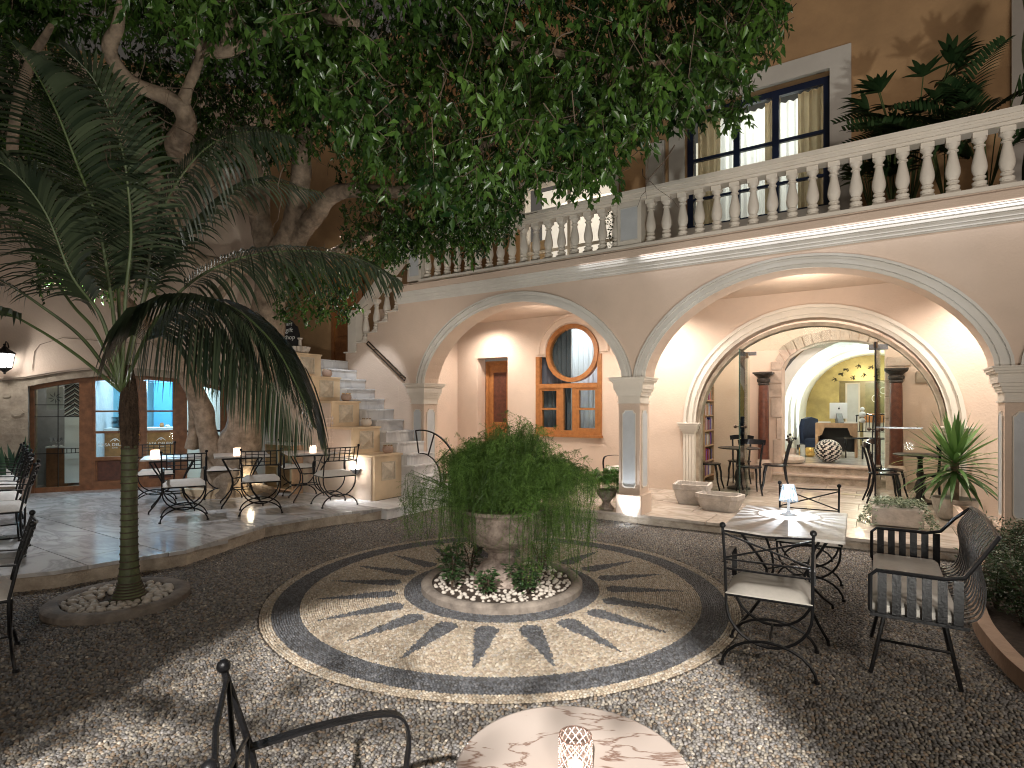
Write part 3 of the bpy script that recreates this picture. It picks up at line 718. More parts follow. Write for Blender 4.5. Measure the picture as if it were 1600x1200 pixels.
# bird and twig ornaments on the gold wall
orn = fthing('wall_ornament', 'row of small dark twig ornaments on the golden end wall of the vault', 'wall ornament')
for cx_, cz_ in ((1.95, 2.32), (2.1, 2.46), (2.22, 2.58), (2.38, 2.36), (2.5, 2.66), (2.62, 2.42), (2.78, 2.62), (2.9, 2.4)):
    q = MB()
    for k in range(3):
        a = random.uniform(0, PI); q.tube([(cx_ - .06 * math.cos(a), 10.18, cz_ - .06 * math.sin(a)), (cx_ + .02 * k, 10.17, cz_ + .03), (cx_ + .07 * math.cos(a + .6), 10.18, cz_ + .07 * math.sin(a + .6))], .008, 4)
    q.build('twig_motif', 'black', orn)
# side door frame inside the gold wall
sd = fthing('back_room_door', 'pale blue-grey door in the golden wall behind the reception computer', 'door', 2.35, 10.45, .46)
MB().frame(-.16, .18, 0, 1.78, .04, 0, .06).build('frame', 'trim_pale', sd); MB().box(-.12, .14, .02, .05, 0, 1.74).build('leaf', 'blue_panel', sd)
# ---- upper storey wall with windows (plane t = 2.5)
b = MB()
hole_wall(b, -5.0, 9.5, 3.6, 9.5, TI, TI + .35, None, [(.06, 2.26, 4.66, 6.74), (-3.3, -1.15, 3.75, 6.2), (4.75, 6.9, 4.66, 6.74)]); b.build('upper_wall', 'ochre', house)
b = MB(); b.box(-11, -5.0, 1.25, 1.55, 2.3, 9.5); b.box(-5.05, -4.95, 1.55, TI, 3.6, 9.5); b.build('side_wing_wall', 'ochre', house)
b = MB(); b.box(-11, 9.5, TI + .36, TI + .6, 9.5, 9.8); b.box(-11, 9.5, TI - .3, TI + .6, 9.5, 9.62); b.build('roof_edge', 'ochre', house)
b = MB(); b.box(4.35, 4.75, TI - .06, TI, 3.72, 9.4); b.build('corner_pilaster', 'trim', house)
b = MB(); b.box(-.62, -.28, TI - .07, TI, 3.72, 6.3); b.box(-.60, -.30, TI - .10, TI, 4.8, 6.2); b.build('pilaster', 'trim', house)
# stone surround of the French window
ss = MB(); ss.box(-.20, .06, TI - .07, TI + .02, 4.60, 7.02); ss.box(2.26, 2.54, TI - .07, TI + .02, 4.60, 7.02); ss.box(.06, 2.26, TI - .07, TI + .02, 6.74, 7.02)
ss.box(-.20, 2.54, TI - .08, TI + .10, 4.50, 4.66); ss.build('window_surround', 'trim', house)
def french_window(s, label, lit='glow_window'):
    fw = fthing('blue_window', label, 'window', s, TI, 0, 0)
    q = MB(); q.frame(0, 2.2, 4.66, 6.74, .10, .16, .24); q.box(.77, .87, .15, .25, 4.76, 6.64); q.box(1.37, 1.47, .15, .25, 4.76, 6.64)
    q.box(.10, 2.1, .17, .23, 5.88, 5.93); q.box(.10, 2.1, .17, .23, 5.20, 5.24); q.build('frame', 'navy', fw)
    for x0, x1 in ((.10, .77), (.87, 1.37), (1.47, 2.1)):
        for z0, z1 in ((4.76, 5.20), (5.24, 5.88), (5.93, 6.64)): MB().box(x0, x1, .195, .203, z0, z1).build('pane', 'pane_glass', fw)
    def curtain(x0, x1, y, nm, m):
        q = MB(); n = int((x1 - x0) / .022); pts = [(x0 + (x1 - x0) * i / n, y + .035 * math.sin(i * 1.15) + .012 * math.sin(i * .37)) for i in range(n + 1)]
        q.v = [(x, y_, z) for x, y_ in pts for z in (4.66, 6.72)]; q.f = [(2 * i, 2 * i + 2, 2 * i + 3, 2 * i + 1) for i in range(n)]; q.mi = [0] * n
        q.build(nm, m, fw, True)
    curtain(.12, .50, .42, 'curtain', 'curtain'); curtain(1.72, 2.14, .42, 'curtain', 'curtain'); curtain(1.22, 1.46, .44, 'curtain', 'curtain')
    curtain(.15, 2.1, .60, 'sheer', 'curtain_white')
    q = MB(); q.box(-.3, 2.5, 1.9, 1.95, 4.4, 7); q.build('room_wall', 'glow_window', fw)
    return fw
fw = french_window(.06, 'tall dark blue balcony window with lit beige curtains in a pale stone surround')
lamp('bedroom_lamp', 'AREA', F(1.2, 4.1, 6.6), 50, (1, .93, .8), F(1.2, 2.6, 5.4), sx=1.6, sy=.5)
# second lit window behind the tree
fw2 = fthing('lounge_window', 'wide lit window with blue striped blind behind the balcony balusters', 'window', -3.3, TI, 0)
MB().frame(0, 2.15, 3.75, 6.2, .12, -.03, .2).build('frame', 'trim', fw2)
MB().box(1.05, 1.12, .05, .12, 3.87, 6.08).build('mullion', 'trim', fw2)
q = MB(); q.box(.12, 2.03, .10, .13, 4.72, 4.78); q.build('transom', 'trim', fw2)
MB().box(.0, 2.15, .9, .93, 3.7, 6.3).build('room_wall', 'glow_window', fw2)
for z0 in (4.35, 4.48, 3.98): MB().box(1.14, 2.0, .16, .17, z0, z0 + .07).build('blind_stripe', 'blue_wall', fw2)
MB().box(.14, .6, .16, .19, 3.87, 5.0).build('curtain', 'curtain', fw2)
lamp('lounge_lamp', 'AREA', F(-2.2, 3.35, 6.0), 14, (1, .88, .7), F(-2.2, 2.4, 4.6), sx=1.2, sy=.3)
# ---- balustrade
def baluster_mesh():
    b = MB(); b.box(-.062, .062, -.062, .062, 0, .045); b.box(-.060, .060, -.060, .060, .545, .60)
    pr = [(.056, .045), (.056, .06), (.048, .068), (.056, .085), (.056, .10), (.038, .112), (.034, .125), (.05, .138), (.05, .152), (.036, .162), (.046, .185), (.056, .215), (.060, .25), (.057, .29), (.049, .34), (.040, .39), (.033, .435), (.031, .455), (.045, .462), (.046, .472), (.034, .480), (.034, .50), (.045, .515), (.055, .53), (.056, .545)]
    b.lathe([(r_ * 1.12, z_) for r_, z_ in pr], 14); return b.mesh('baluster', 'trim_pale', True)
BAL = baluster_mesh()
bal = fthing('balcony_balustrade', 'long pale stone balustrade along the edge of the balcony', 'balustrade')
b = MB(); b.box(-3.8, 9.5, -.045, .255, 3.745, 3.80); b.build('base_rail', 'trim_pale', bal)
b = MB()
for z0, z1, e in ((4.40, 4.435, .0), (4.435, 4.47, .02), (4.47, 4.495, .028), (4.495, 4.53, .04), (4.53, 4.555, .03)): b.box(-3.8 - e, 9.5, .02 - e, .19 + e, z0, z1)
b.build('handrail', 'trim_pale', bal)
def pedestal(x0, x1):
    q = MB(); q.box(x0, x1, .0, .21, 3.80, 4.399); o = q.build('pedestal', 'trim_pale', bal)
    q = MB(); q.frame(x0 + .04, x1 - .04, 3.87, 4.33, .012, -.012, .001); q.build('panel_frame', 'trim', o); q = MB(); q.box(x0 + .052, x1 - .052, -.004, .001, 3.882, 4.318); q.build('panel', 'blue_panel', o)
pedestal(-4.10, -3.78); pedestal(-.17, .17); pedestal(4.25, 4.60)
for a0, a1, nn in ((-3.72, -.22, 17), (.27, 4.16, 19), (4.75, 9.2, 21)):
    for i in range(nn): piece(BAL, 'baluster', bal, (a0 + (a1 - a0) * i / (nn - 1), .105, 3.80), (0, 0, 0), (1, 1, 1.0))
# ---- stair balustrade up the stepped wall
sb = fthing('stair_balustrade', 'short sloping balustrade climbing the stepped wall to the balcony', 'balustrade')
for i, (s0, z0) in enumerate(((-5.26, 2.812), (-4.98, 2.982), (-4.71, 3.152), (-4.45, 3.322))): piece(BAL, 'baluster', sb, (s0, .11, z0), (0, 0, 0), (1, 1, 1.02))
q = MB(); q.box(-5.64, -5.42, .0, .21, 2.642, 3.36); q.box(-5.68, -5.38, -.03, .24, 3.36, 3.42); q.build('newel_post', 'trim_pale', sb)
q = MB(); q.slab([(-5.40, 3.36), (-5.40, 3.50), (-4.12, 4.56), (-4.12, 4.36)], 'y', -.01, .22); q.build('handrail', 'trim_pale', sb)
# ---- landing wall, gift-shop door
b = MB(); b.box(-11, -5.55, 1.30 - .06, 1.249, 2.4, 3.0); b.build('skirting_band', 'brown_paint', house) if False else None
dd = fthing('shop_door', 'panelled honey-coloured wooden door at the top of the marble stairs', 'door', -7.55, 1.18, 2.46)
q = MB(); q.frame(0, 1.0, 0, 2.25, .09, 0, .07); q.build('frame', 'wood_orange', dd)
q = MB(); q.box(.09, .91, .02, .05, .0, 2.16)
q.build('leaf', 'wood_orange', dd)
for z0, z1 in ((.12, .62), (.72, 1.9)): MB().bbox(.22, .78, .002, .022, z0, z1, .006).build('door_panel', 'wood_orange', dd)
# ---- staircase
st_ = fthing('marble_staircase', 'marble staircase climbing left past sand-coloured stepped pedestals', 'staircase')
tops = [.155, .32, .488, .655, .825, 1.007, 1.19, 1.37, 1.553, 1.735, 1.917, 2.10, 2.28, 2.462]
fronts = [-2.97, -3.08, -3.21, -3.34] + [-3.475 - .24 * i for i in range(10)]
for i, (zt, sf) in enumerate(zip(tops, fronts)):
    t0, t1 = (-.66, -.003)
    if i == 0: t0, t1 = -1.62, -.003
    elif i < 4: t0, t1 = -.665, .28
    elif i == 4: t0, t1 = -.665, -.02
    zb = 0 if i == 0 else tops[i - 1]
    if i in (1, 2, 3): t1 = -.055
    back = sf - (.6 if i < 13 else 2.6)
    q = MB(); q.box(back, sf, t0, t1, zb if i else 0, zt - .028); q.build('riser', 'marble_step', st_)
    q = MB(); q.bbox(back, sf + .022, t0 - (.01 if i == 0 else 0), t1, zt - .028, zt, .006); q.build('tread', 'marble_step', st_)
q = MB(); q.box(-8.5, -6.0, -1.2, 1.24, 2.2, 2.45); q.build('landing', 'marble_floor', st_)
pf = [-3.6, -4.09, -4.58, -5.07, -5.58]; pz = [.85, 1.27, 1.69, 2.11, 2.535]
for i, (s_, z_) in enumerate(zip(pf, pz)):
    zb = .155 if i == 0 else pz[i - 1]
    q = MB(); bk = -9.2 if False else s_ - .95
    q.box(bk if i < 4 else s_ - 3.2, s_, -1.25, -.67, zb if i == 0 else zb - .3, z_ - .03)
    pd = q.build('pedestal', 'sandblock', st_)
    q = MB(); q.bbox((bk if i < 4 else s_ - 3.2) - .0, s_ + .02, -1.275, -.65, z_ - .03, z_, .006); q.build('slab', 'sandblock', pd)
    zc = (zb + z_) / 2 - .0 if i else (z_ - .26); h = .145
    # panel frame and pyramid on the front face (faces +s)
    x = s_; yc = -.96
    q = MB(); vs = []
    for e, pr in ((h, .0), (h, .012), (h - .018, .012), (h - .018, .004)):
        vs += [(x + pr, yc - e, zc - e), (x + pr, yc + e, zc - e), (x + pr, yc + e, zc + e), (x + pr, yc - e, zc + e)]
    fs = [(k * 4 + j, k * 4 + (j + 1) % 4, k * 4 + 4 + (j + 1) % 4, k * 4 + 4 + j) for k in range(3) for j in range(4)]
    q.add(vs, fs); q.build('panel_frame', 'sandpanel', pd)
    e = h - .020; q = MB(); q.add([(x + .004, yc - e, zc - e), (x + .004, yc + e, zc - e), (x + .004, yc + e, zc + e), (x + .004, yc - e, zc + e), (x + .06, yc, zc)], [(0, 1, 4), (1, 2, 4), (2, 3, 4), (3, 0, 4)]); q.build('pyramid', 'sandpanel', pd)
# outer wall of the stairs facing the terrace
prof = [(-9.5, .1), (-9.5, 2.5), (-6.0, 2.5), (-5.62, 2.5), (-5.62, 2.07), (-5.1, 2.07), (-5.1, 1.65), (-4.6, 1.65), (-4.6, 1.23), (-4.12, 1.23), (-4.12, .81), (-3.66, .81), (-3.66, .1)]
q = MB(); q.slab(prof, 'y', -1.262, -1.20); q.build('side_wall', 'plaster_side', st_)
# raised diamond lattice on the side wall
q = MB()
for i in range(9):
    for j in range(7):
        x = -5.15 + i * .075; z_ = .93 + j * .08
        q.add([(x, -1.262, z_ - .04), (x + .035, -1.262, z_), (x, -1.262, z_ + .04), (x - .035, -1.262, z_), (x, -1.272, z_)], [(0, 1, 4), (1, 2, 4), (2, 3, 4), (3, 0, 4)])
q.build('diamond_relief', 'plaster_side', st_)
hr = fthing('wall_handrail', 'slim brown metal handrail fixed on the peach wall above the stairs', 'handrail')
q = MB(); q.tube([(-5.07, -.05, 2.76), (-4.12, -.05, 2.05), (-4.10, -.05, 2.10), (-5.03, -.05, 2.80), (-5.07, -.05, 2.76)], .013, 6); q.build('rail', 'iron_brown', hr)
q = MB(); q.tube([(-4.9, -.05, 2.64), (-4.9, .0, 2.64)], .01); q.tube([(-4.25, -.05, 2.15), (-4.25, .0, 2.15)], .01); q.build('bracket', 'iron_brown', hr)
# ---- loggia door and round-headed window
ld = fthing('panelled_door', 'honey-coloured panelled wooden door set deep in the loggia wall', 'door', -4.42, TI, .13)
q = MB(); q.box(.0, .012, .02, .3, 0, 2.5); q.build('reveal', 'plaster', ld)
q = MB(); q.box(.02, .10, .30, .36, 0, 2.46); q.box(.70, .78, .30, .36, 0, 2.46); q.box(.10, .70, .30, .36, 2.38, 2.46); q.build('frame', 'wood_orange', ld)
q = MB(); q.box(.10, .70, .33, .37, 0, 2.38); q.build('leaf', 'wood_orange', ld)
for z0, z1 in ((.14, .62), (.74, .98)): MB().bbox(.20, .60, .305, .332, z0, z1, .01).build('door_panel', 'wood_orange', ld)
MB().frame(.18, .62, 1.08, 2.26, .05, .305, .332).build('glazing_frame', 'wood_orange', ld); MB().box(.23, .57, .322, .328, 1.13, 2.21).build('pane', 'wood_red', ld)
rw_ = fthing('round_head_window', 'big wooden window with a circular upper light above small square panes', 'window', 0, TI, 0)
W0, W1 = WIN[0], WIN[1]; y0, y1 = -.02, .08
q = MB(); q.box(W0, W0 + .09, y0, y1, 1.03, 2.60); q.box(W1 - .09, W1, y0, y1, 1.03, 2.60); q.box(W0 + .09, W1 - .09, y0, y1, 1.03, 1.13); q.box(W0 - .03, W1 + .03, y0 - .04, y0, 1.0, 1.05)
q.box(W0 + .09, W1 - .09, y0 - .01, y1, 1.96, 2.05)
q.build('frame', 'wood_orange', rw_)
q = MB(); C1 = [(cw + (rw) * math.cos(a), zw + rw * math.sin(a)) for a in np.linspace(0, 2 * PI, 49)]; C0 = [(cw + (rw - .085) * math.cos(a), zw + (rw - .085) * math.sin(a)) for a in np.linspace(0, 2 * PI, 49)]
q.loop(C0, C1, y0 - .02, y1); q.build('round_frame', 'wood_orange', rw_, True)
q = MB(); q.slab(C0[:-1], 'y', .03, .036); q.build('round_pane', 'pane_glass', rw_)
for x0, x1 in ((W0 + .09, W0 + .52), (W0 + .62, W0 + .82), (W1 - .53, W1 - .09)):
    if x1 - x0 > .3:
        q = MB(); q.frame(x0, x1, 1.13, 1.96, .05, y0 + .01, y1 - .01); q.box(x0 + .05, x1 - .05, y0 + .01, y1 - .01, 1.53, 1.57); q.build('casement', 'wood_orange', rw_)
        for z0, z1 in ((1.18, 1.53), (1.57, 1.91)): MB().box(x0 + .05, x1 - .05, .03, .036, z0, z1).build('pane', 'pane_glass', rw_)
    else: MB().box(x0, x1, .03, .036, 1.13, 1.96).build('pane', 'pane_glass', rw_)
q = MB(); q.box(W0 + .52, W0 + .62, y0, y1, 1.13, 1.96); q.box(W0 + .82, W1 - .53, y0, y1, 1.13, 1.96); q.build('mullion', 'wood_orange', rw_)
def drape(x0, x1, y, z0, z1, m, par, amp=.03, nm='curtain', fr=1.1):
    q = MB(); n = max(8, int((x1 - x0) / .018)); pts = [(x0 + (x1 - x0) * i / n, y + amp * math.sin(i * fr) + amp * .4 * math.sin(i * .43)) for i in range(n + 1)]
    q.v = [(x, y_, z) for x, y_ in pts for z in (z0, z1)]; q.f = [(2 * i, 2 * i + 2, 2 * i + 3, 2 * i + 1) for i in range(n)]; q.mi = [0] * n
    return q.build(nm, m, par, True)
drape(W0, cw - .12, .22, 1.0, 3.3, 'curtain_grey', rw_); drape(cw - .14, W1, .26, 1.0, 3.3, 'curtain_white', rw_)
MB().box(W0 - .3, W1 + .3, 1.2, 1.25, .8, 3.6).build('room_wall', 'white_paint', rw_)
lamp('parlour_lamp', 'AREA', F(-2.2, 3.35, 3.2), 24, (.88, .92, 1), F(-2.15, 2.70, 2.1), sx=1.0, sy=.3)
q = MB(); A = [(cw + (rw + .03) * math.cos(a), zw + (rw + .03) * math.sin(a)) for a in np.linspace(PI, 0, 33)]; B = [(cw + (rw + .15) * math.cos(a), zw + (rw + .15) * math.sin(a)) for a in np.linspace(PI, 0, 33)]
q.loop(A, B, TI - .03, TI + .001); A2 = [(cw + (rw + .15) * math.cos(a), zw + (rw + .15) * math.sin(a)) for a in np.linspace(PI, 0, 33)]; B2 = [(cw + (rw + .20) * math.cos(a), zw + (rw + .20) * math.sin(a)) for a in np.linspace(PI, 0, 33)]
q.loop(A2, B2, TI - .06, TI + .001); q.build('window_hood', 'plaster', house, True)
# ================================================================== cafe wing on the left
CA = math.atan2(.446, .895); CO = Vector((-7.9, 9.24, 0)); CU = Vector((.895, .446, 0)).normalized(); CN = Vector((-CU.y, CU.x, 0))
def CW(a, b, z=0): return CO + CU * a + CN * b + Vector((0, 0, z))
def cthing(name, label, cat, a, b, z=0, group=None, rz=0): return thing(name, label, cat, CW(a, b, z), CA + rz, group)
cafe = cthing('cafe_building', 'old plastered wing with a rough stone base and a low arched glazed opening', 'building', 0, 0)
def low_arch(n=20, x0=-.06, x1=2.86, z0=1.93, rise=.215):
    return [(x0 + (x1 - x0) * i / n, z0 + rise * (1 - ((2 * i / n) - 1) ** 2)) for i in range(n + 1)]
b = MB(); hole_wall(b, -4.5, 3.6, .1, 2.42, 0, .5, low_arch()); b.build('stone_wall', 'stone', cafe)
# irregular stones proud of the wall left of the opening
for i in range(46):
    x = random.uniform(-1.5, -.12); z_ = random.uniform(.2, 2.0); w_ = random.uniform(.10, .24); h_ = random.uniform(.07, .15)
    q = MB(); n = 7; pts = [(x + w_ / 2 * math.cos(2 * PI * k / n) * random.uniform(.8, 1.1), z_ + h_ / 2 * math.sin(2 * PI * k / n) * random.uniform(.8, 1.15)) for k in range(n)]
    q.slab(pts, 'y', random.uniform(-.028, -.010), .01); q.build('stone', 'stone', cafe)
b = MB(); mould = lambda e: [(-4.5, 2.10 + e), (-.9, 2.08 + e), (-.45, 2.06 + e), (-.1, 2.10 + e)] + [(x, z + .17 + e) for x, z in low_arch()[2:-2]] + [(3.0, 2.12 + e), (3.6, 2.10 + e)]
m0 = mould(0); q = MB(); pts = m0 + [(3.6, 7.5), (-4.5, 7.5)]; q.slab(pts, 'y', -.02, .02); q.box(-4.5, 3.6, .02, .4, 2.43, 7.5); q.build('upper_wall', 'plaster_side', cafe)
q = MB(); q.loop(mould(-.02), mould(.012), -.075, -.015); q.loop(mould(-.045), mould(-.02), -.05, -.015); q.build('string_moulding', 'plaster_side', cafe)
b = MB(); b.box(-4.5, 3.6, -.05, .5, 7.5, 7.62); b.build('parapet_cap', 'ochre', cafe)
gl = cthing('cafe_doors', 'dark wooden glazed doors and side window in a low arch, lit blue inside', 'door', 0, .12)
A = low_arch()
q = MB(); q.loop([(x, z - .07) for x, z in A], A, -.03, .06); q.box(-.06, .0, -.03, .06, .155, 1.90)
q.box(.0, 2.84, -.02, .06, .155, .24); q.build('frame', 'wood_dark', gl)
def post(x0, x1): q = MB(); q.box(x0, x1, -.025, .055, .24, float(np.interp((x0 + x1) / 2, [p[0] for p in A], [p[1] for p in A])) - .06); q.build('post', 'wood_dark', gl)
for x0, x1 in ((.60, .78), (1.40, 1.53), (2.02, 2.2), (2.74, 2.86)): post(x0, x1)
q = MB()
for z_ in (1.62, 1.42, .80): q.box(.0, .60, .0, .012, z_, z_ + .012)
q.box(.30, .312, .0, .012, .24, 2.0)
for x in (.36, .42, .48, .54): q.box(x, x + .01, 0, .012, .80, .88)
q.box(.31, .6, 0, .012, .875, .887); q.build('leading', 'iron', gl)
MB().box(.0, .60, .02, .026, .24, 2.02).build('pane', 'pane_glass', gl)
for x0, x1 in ((.78, 1.40), (1.53, 2.02)):
    q = MB(); q.box(x0, x0 + .045, -.02, .05, .24, 2.06); q.box(x1 - .045, x1, -.02, .05, .24, 2.06); q.box(x0 + .045, x1 - .045, -.02, .05, 1.13, 1.17); q.box(x0 + .045, x1 - .045, -.02, .05, .66, .72); q.box(x0 + .045, x1 - .045, -.02, .05, .24, .30); q.box(x0 + .045, x1 - .045, -.01, .04, 1.50, 1.53)
    d_ = q.build('door_leaf', 'wood_dark', gl)
    for z0, z1 in ((1.17, 1.50), (1.53, 2.03), (.72, 1.13)): MB().box(x0 + .045, x1 - .045, .012, .018, z0, z1).build('pane', 'pane_glass', d_)
    MB().bbox(x0 + .07, x1 - .07, -.006, .03, .31, .65, .008).build('panel', 'wood_red', d_)
    MB().box(x0 + .045, x1 - .045, .001, .02, .30, .66).build('panel_back', 'wood_dark', d_)
MB().box(2.2, 2.74, .012, .018, .24, 2.05).build('pane', 'pane_glass', gl)
q = MB(); q.box(2.2, 2.74, 0, .03, 1.12, 1.16); q.box(2.44, 2.46, 0, .03, 1.16, 2.06); q.build('leading', 'iron', gl)
q = MB(); q.ball((1.465, -.05, 1.10), .02); q.ball((1.465, -.05, 1.0), .02); q.build('door_knob', 'brass', gl, True)
for x in (1.10, 1.79):
    text('CASA DELFINO', .072, 'chalk', gl, (x, .005, .905), (R(90), 0, 0)); text('SUITES', .028, 'chalk', gl, (x, .005, .865), (R(90), 0, 0))
    q = MB(); q.tube([(x - .07 + .14 * k / 10, .005, .985 + .045 * math.sin(PI * k / 10)) for k in range(11)], [.003 + .008 * math.sin(PI * k / 10) for k in range(11)], 6); q.build('dolphin_logo', 'chalk', gl)
    q = MB(); q.ball((x, -.02 + .025, 1.0), .012, 6, 4); q.build('dolphin_logo', 'chalk', gl)
# inside the cafe
ci = cthing('cafe_interior', 'blue and white lit cafe room behind the glazed doors', 'room', 0, 0)
MB().box(-2, 3.5, 3.6, 3.7, .1, 2.7).build('back_wall', 'cyan_wall', ci); MB().box(.66, .72, .5, 2.4, .15, 2.6).build('partition', 'chalk_grey', ci); MB().box(-1.9, .66, 1.35, 1.4, .15, 2.6).build('partition', 'chalk_grey', ci)
MB().box(-2, -1.9, .5, 3.6, .1, 3).build('side_wall', 'white_paint', ci)
MB().box(-2, 3.5, .5, 3.7, 2.6, 2.7).build('ceiling', 'white_paint', ci); MB().box(-2, 3.5, .5, 3.7, .08, .15).build('room_floor', 'travertine', ci)
MB().box(3.4, 3.5, .5, 3.6, .1, 2.7).build('side_wall', 'cyan_wall', ci)
MB().box(1.35, 1.7, 3.2, 3.6, .15, 2.6).build('wall_pier', 'blue_wall', ci)
lamp('cafe_ceiling_light', 'AREA', CW(1.7, 1.9, 2.5), 120, (.50, .78, 1), CW(1.2, 2.2, 0), sx=1.8, sy=1.0)
lamp('cafe_window_glow', 'AREA', CW(1.75, .9, 2.1), 60, (.42, .72, 1), CW(1.9, -1.6, .1), sx=1.2, sy=.5)
lamp('cafe_side_fill', 'AREA', CW(.25, .75, 2.3), 5, (1, .92, .82), CW(.25, .9, 0), sx=.6, sy=.3)  # dim fill added for the partitioned left part of the cafe
cc = cthing('cafe_counter', 'wooden counter with a pale top behind the glass doors', 'counter', 1.4, 1.5)
MB().box(-1.0, 1.4, 0, .5, .155, 1.12).build('front', 'wood_orange', cc); MB().box(-1.02, 1.42, -.03, .55, 1.12, 1.17).build('worktop', 'white_paint', cc)
for k, x in enumerate((-.4, -.2, .25, .35, .52, .7, .95)):
    q = MB(); h = random.uniform(.06, .2); q.lathe([(.03, 0), (.045, h * .5), (.03, h * .8), (.03, h)], 10, (x, .2), 1.17)
    tag(q.build('counter_jar', ['white_paint', 'clay', 'wood_orange'][k % 3]), None, None)
    o = bpy.data.objects[-1] if False else None
for o in [o for o in COL.objects if o.name.startswith('counter_jar')]: o.parent = cc
rk = cthing('plate_rack', 'stack of dark plates standing on the counter inside the left cafe door', 'plates', .92, 1.6, 1.175)
q = MB()
for k in range(9): q.lathe([(.02, 0), (.10, .008), (.11, .018)], 14, (0, 0), .024 * k)
q.build('plate', 'black', rk, True)
# geometric poster above a white panel in the left side window
ps = cthing('patterned_panel', 'black, grey and white interlaced zigzag panel in the left cafe window', 'wall panel', .33, .42)
MB().box(0, .27, 0, .015, 1.42, 2.0).build('backing', 'chalk_grey', ps)
q = [MB(), MB(), MB()]
for i in range(9):
    for j in range(2):
        cx_ = .135 if j else .0; z0 = 1.34 + i * .085 + j * .04
        for m_, off in enumerate((0, .030, .055)):
            q[m_].add([(max(0, cx_), -.003 - .001 * m_, z0 + off), (cx_ + .135, -.003 - .001 * m_, z0 + off + (.135 if j == 0 else -.135) * .8), (cx_ + .135, -.003 - .001 * m_, z0 + off + .02 + (.135 if j == 0 else -.135) * .8), (cx_, -.003 - .001 * m_, z0 + off + .02)], [(0, 1, 2, 3)])
for k, (mb, mm) in enumerate(zip(q, ('black', 'chalk', 'brown_paint'))):
    mb.v = [(x, y, min(2.0, max(1.42, z))) for x, y, z in mb.v]; mb.build('zigzag_stripe', mm, ps)
wp_ = cthing('white_board', 'plain white panel under the zigzag pattern in the cafe window', 'wall panel', .33, .42); MB().box(0, .27, 0, .02, .26, 1.41).build('board', 'white_paint', wp_)
pt = cthing('leaf_panel', 'square grey panel with a four-petal star in the leftmost cafe window', 'wall panel', .04, .6)
MB().box(0, .24, 0, .02, 1.55, 1.95).build('board', 'chalk', pt)
q = MB()
for k in range(8):
    a = k * PI / 4; c_, s_ = math.cos(a), math.sin(a); p = lambda r, w_: (.12 + r * c_ - w_ * s_, -.004, 1.75 + r * s_ + w_ * c_)
    q.add([p(.01, 0), p(.06, .022), p(.115, 0), p(.06, -.002)], [(0, 1, 2, 3)])
q.build('petal', 'chalk_grey', pt)
# side table with glasses inside the left window
gt2 = cthing('display_table', 'wooden counter with glassware inside the leftmost cafe window', 'table', .0, .75); MB().box(0, .31, 0, .5, .155, .86).build('body', 'wood_dark', gt2); MB().box(-.01, .33, -.02, .5, .86, .89).build('top', 'white_paint', gt2)
for k in range(5):
    q = MB(); q.lathe([(.03, 0), (.004, .01), (.004, .07), (.03, .10), (.034, .15)], 10, (.05 + .055 * k, .1 + .05 * (k % 2)), .89); q.build('glass', 'crystal', gt2, True)
# ---- wall lantern
ln = cthing('wall_lantern', 'lit black iron lantern with white panes on the left wall', 'lantern', -.30, -.20, 1.62 + .60)
q = MB(); q.lathe([(.02, .34), (.03, .33), (.05, .30), (.135, .235), (.15, .22), (.14, .215)], 6); q.ball((0, 0, .36), .022)
q.lathe([(.02, -.08), (.04, -.06), (.09, -.02), (.10, .0)], 6); q.ball((0, 0, -.09), .018); q.tube([(0, 0, .34), (0, .06, .42), (0, .14, .40), (0, .20, .30)], .008)
for k in range(6): a = k * PI / 3; q.tube([(.095 * math.cos(a), .095 * math.sin(a), 0), (.13 * math.cos(a), .13 * math.sin(a), .22)], .006)
q.build('cage', 'iron', ln)
q = MB(); q.lathe([(.088, .005), (.122, .215)], 6); q.build('glass', 'lantern_glass', ln)
lamp('lantern_light', 'POINT', CW(-.30, -.36, 2.30), 22, (1, .97, .92), size=.06)
q = MB(); q.tube([CW(.0, -.03, 2.2), CW(.03, -.03, 2.5), CW(.10, -.03, 2.62), CW(.4, -.03, 2.75), CW(1.6, -.03, 2.70)], .004, 4)
tag(q.build('wall_cable', 'iron_brown'), 'thin dark cable looping across the plaster beside the lantern', 'cable')
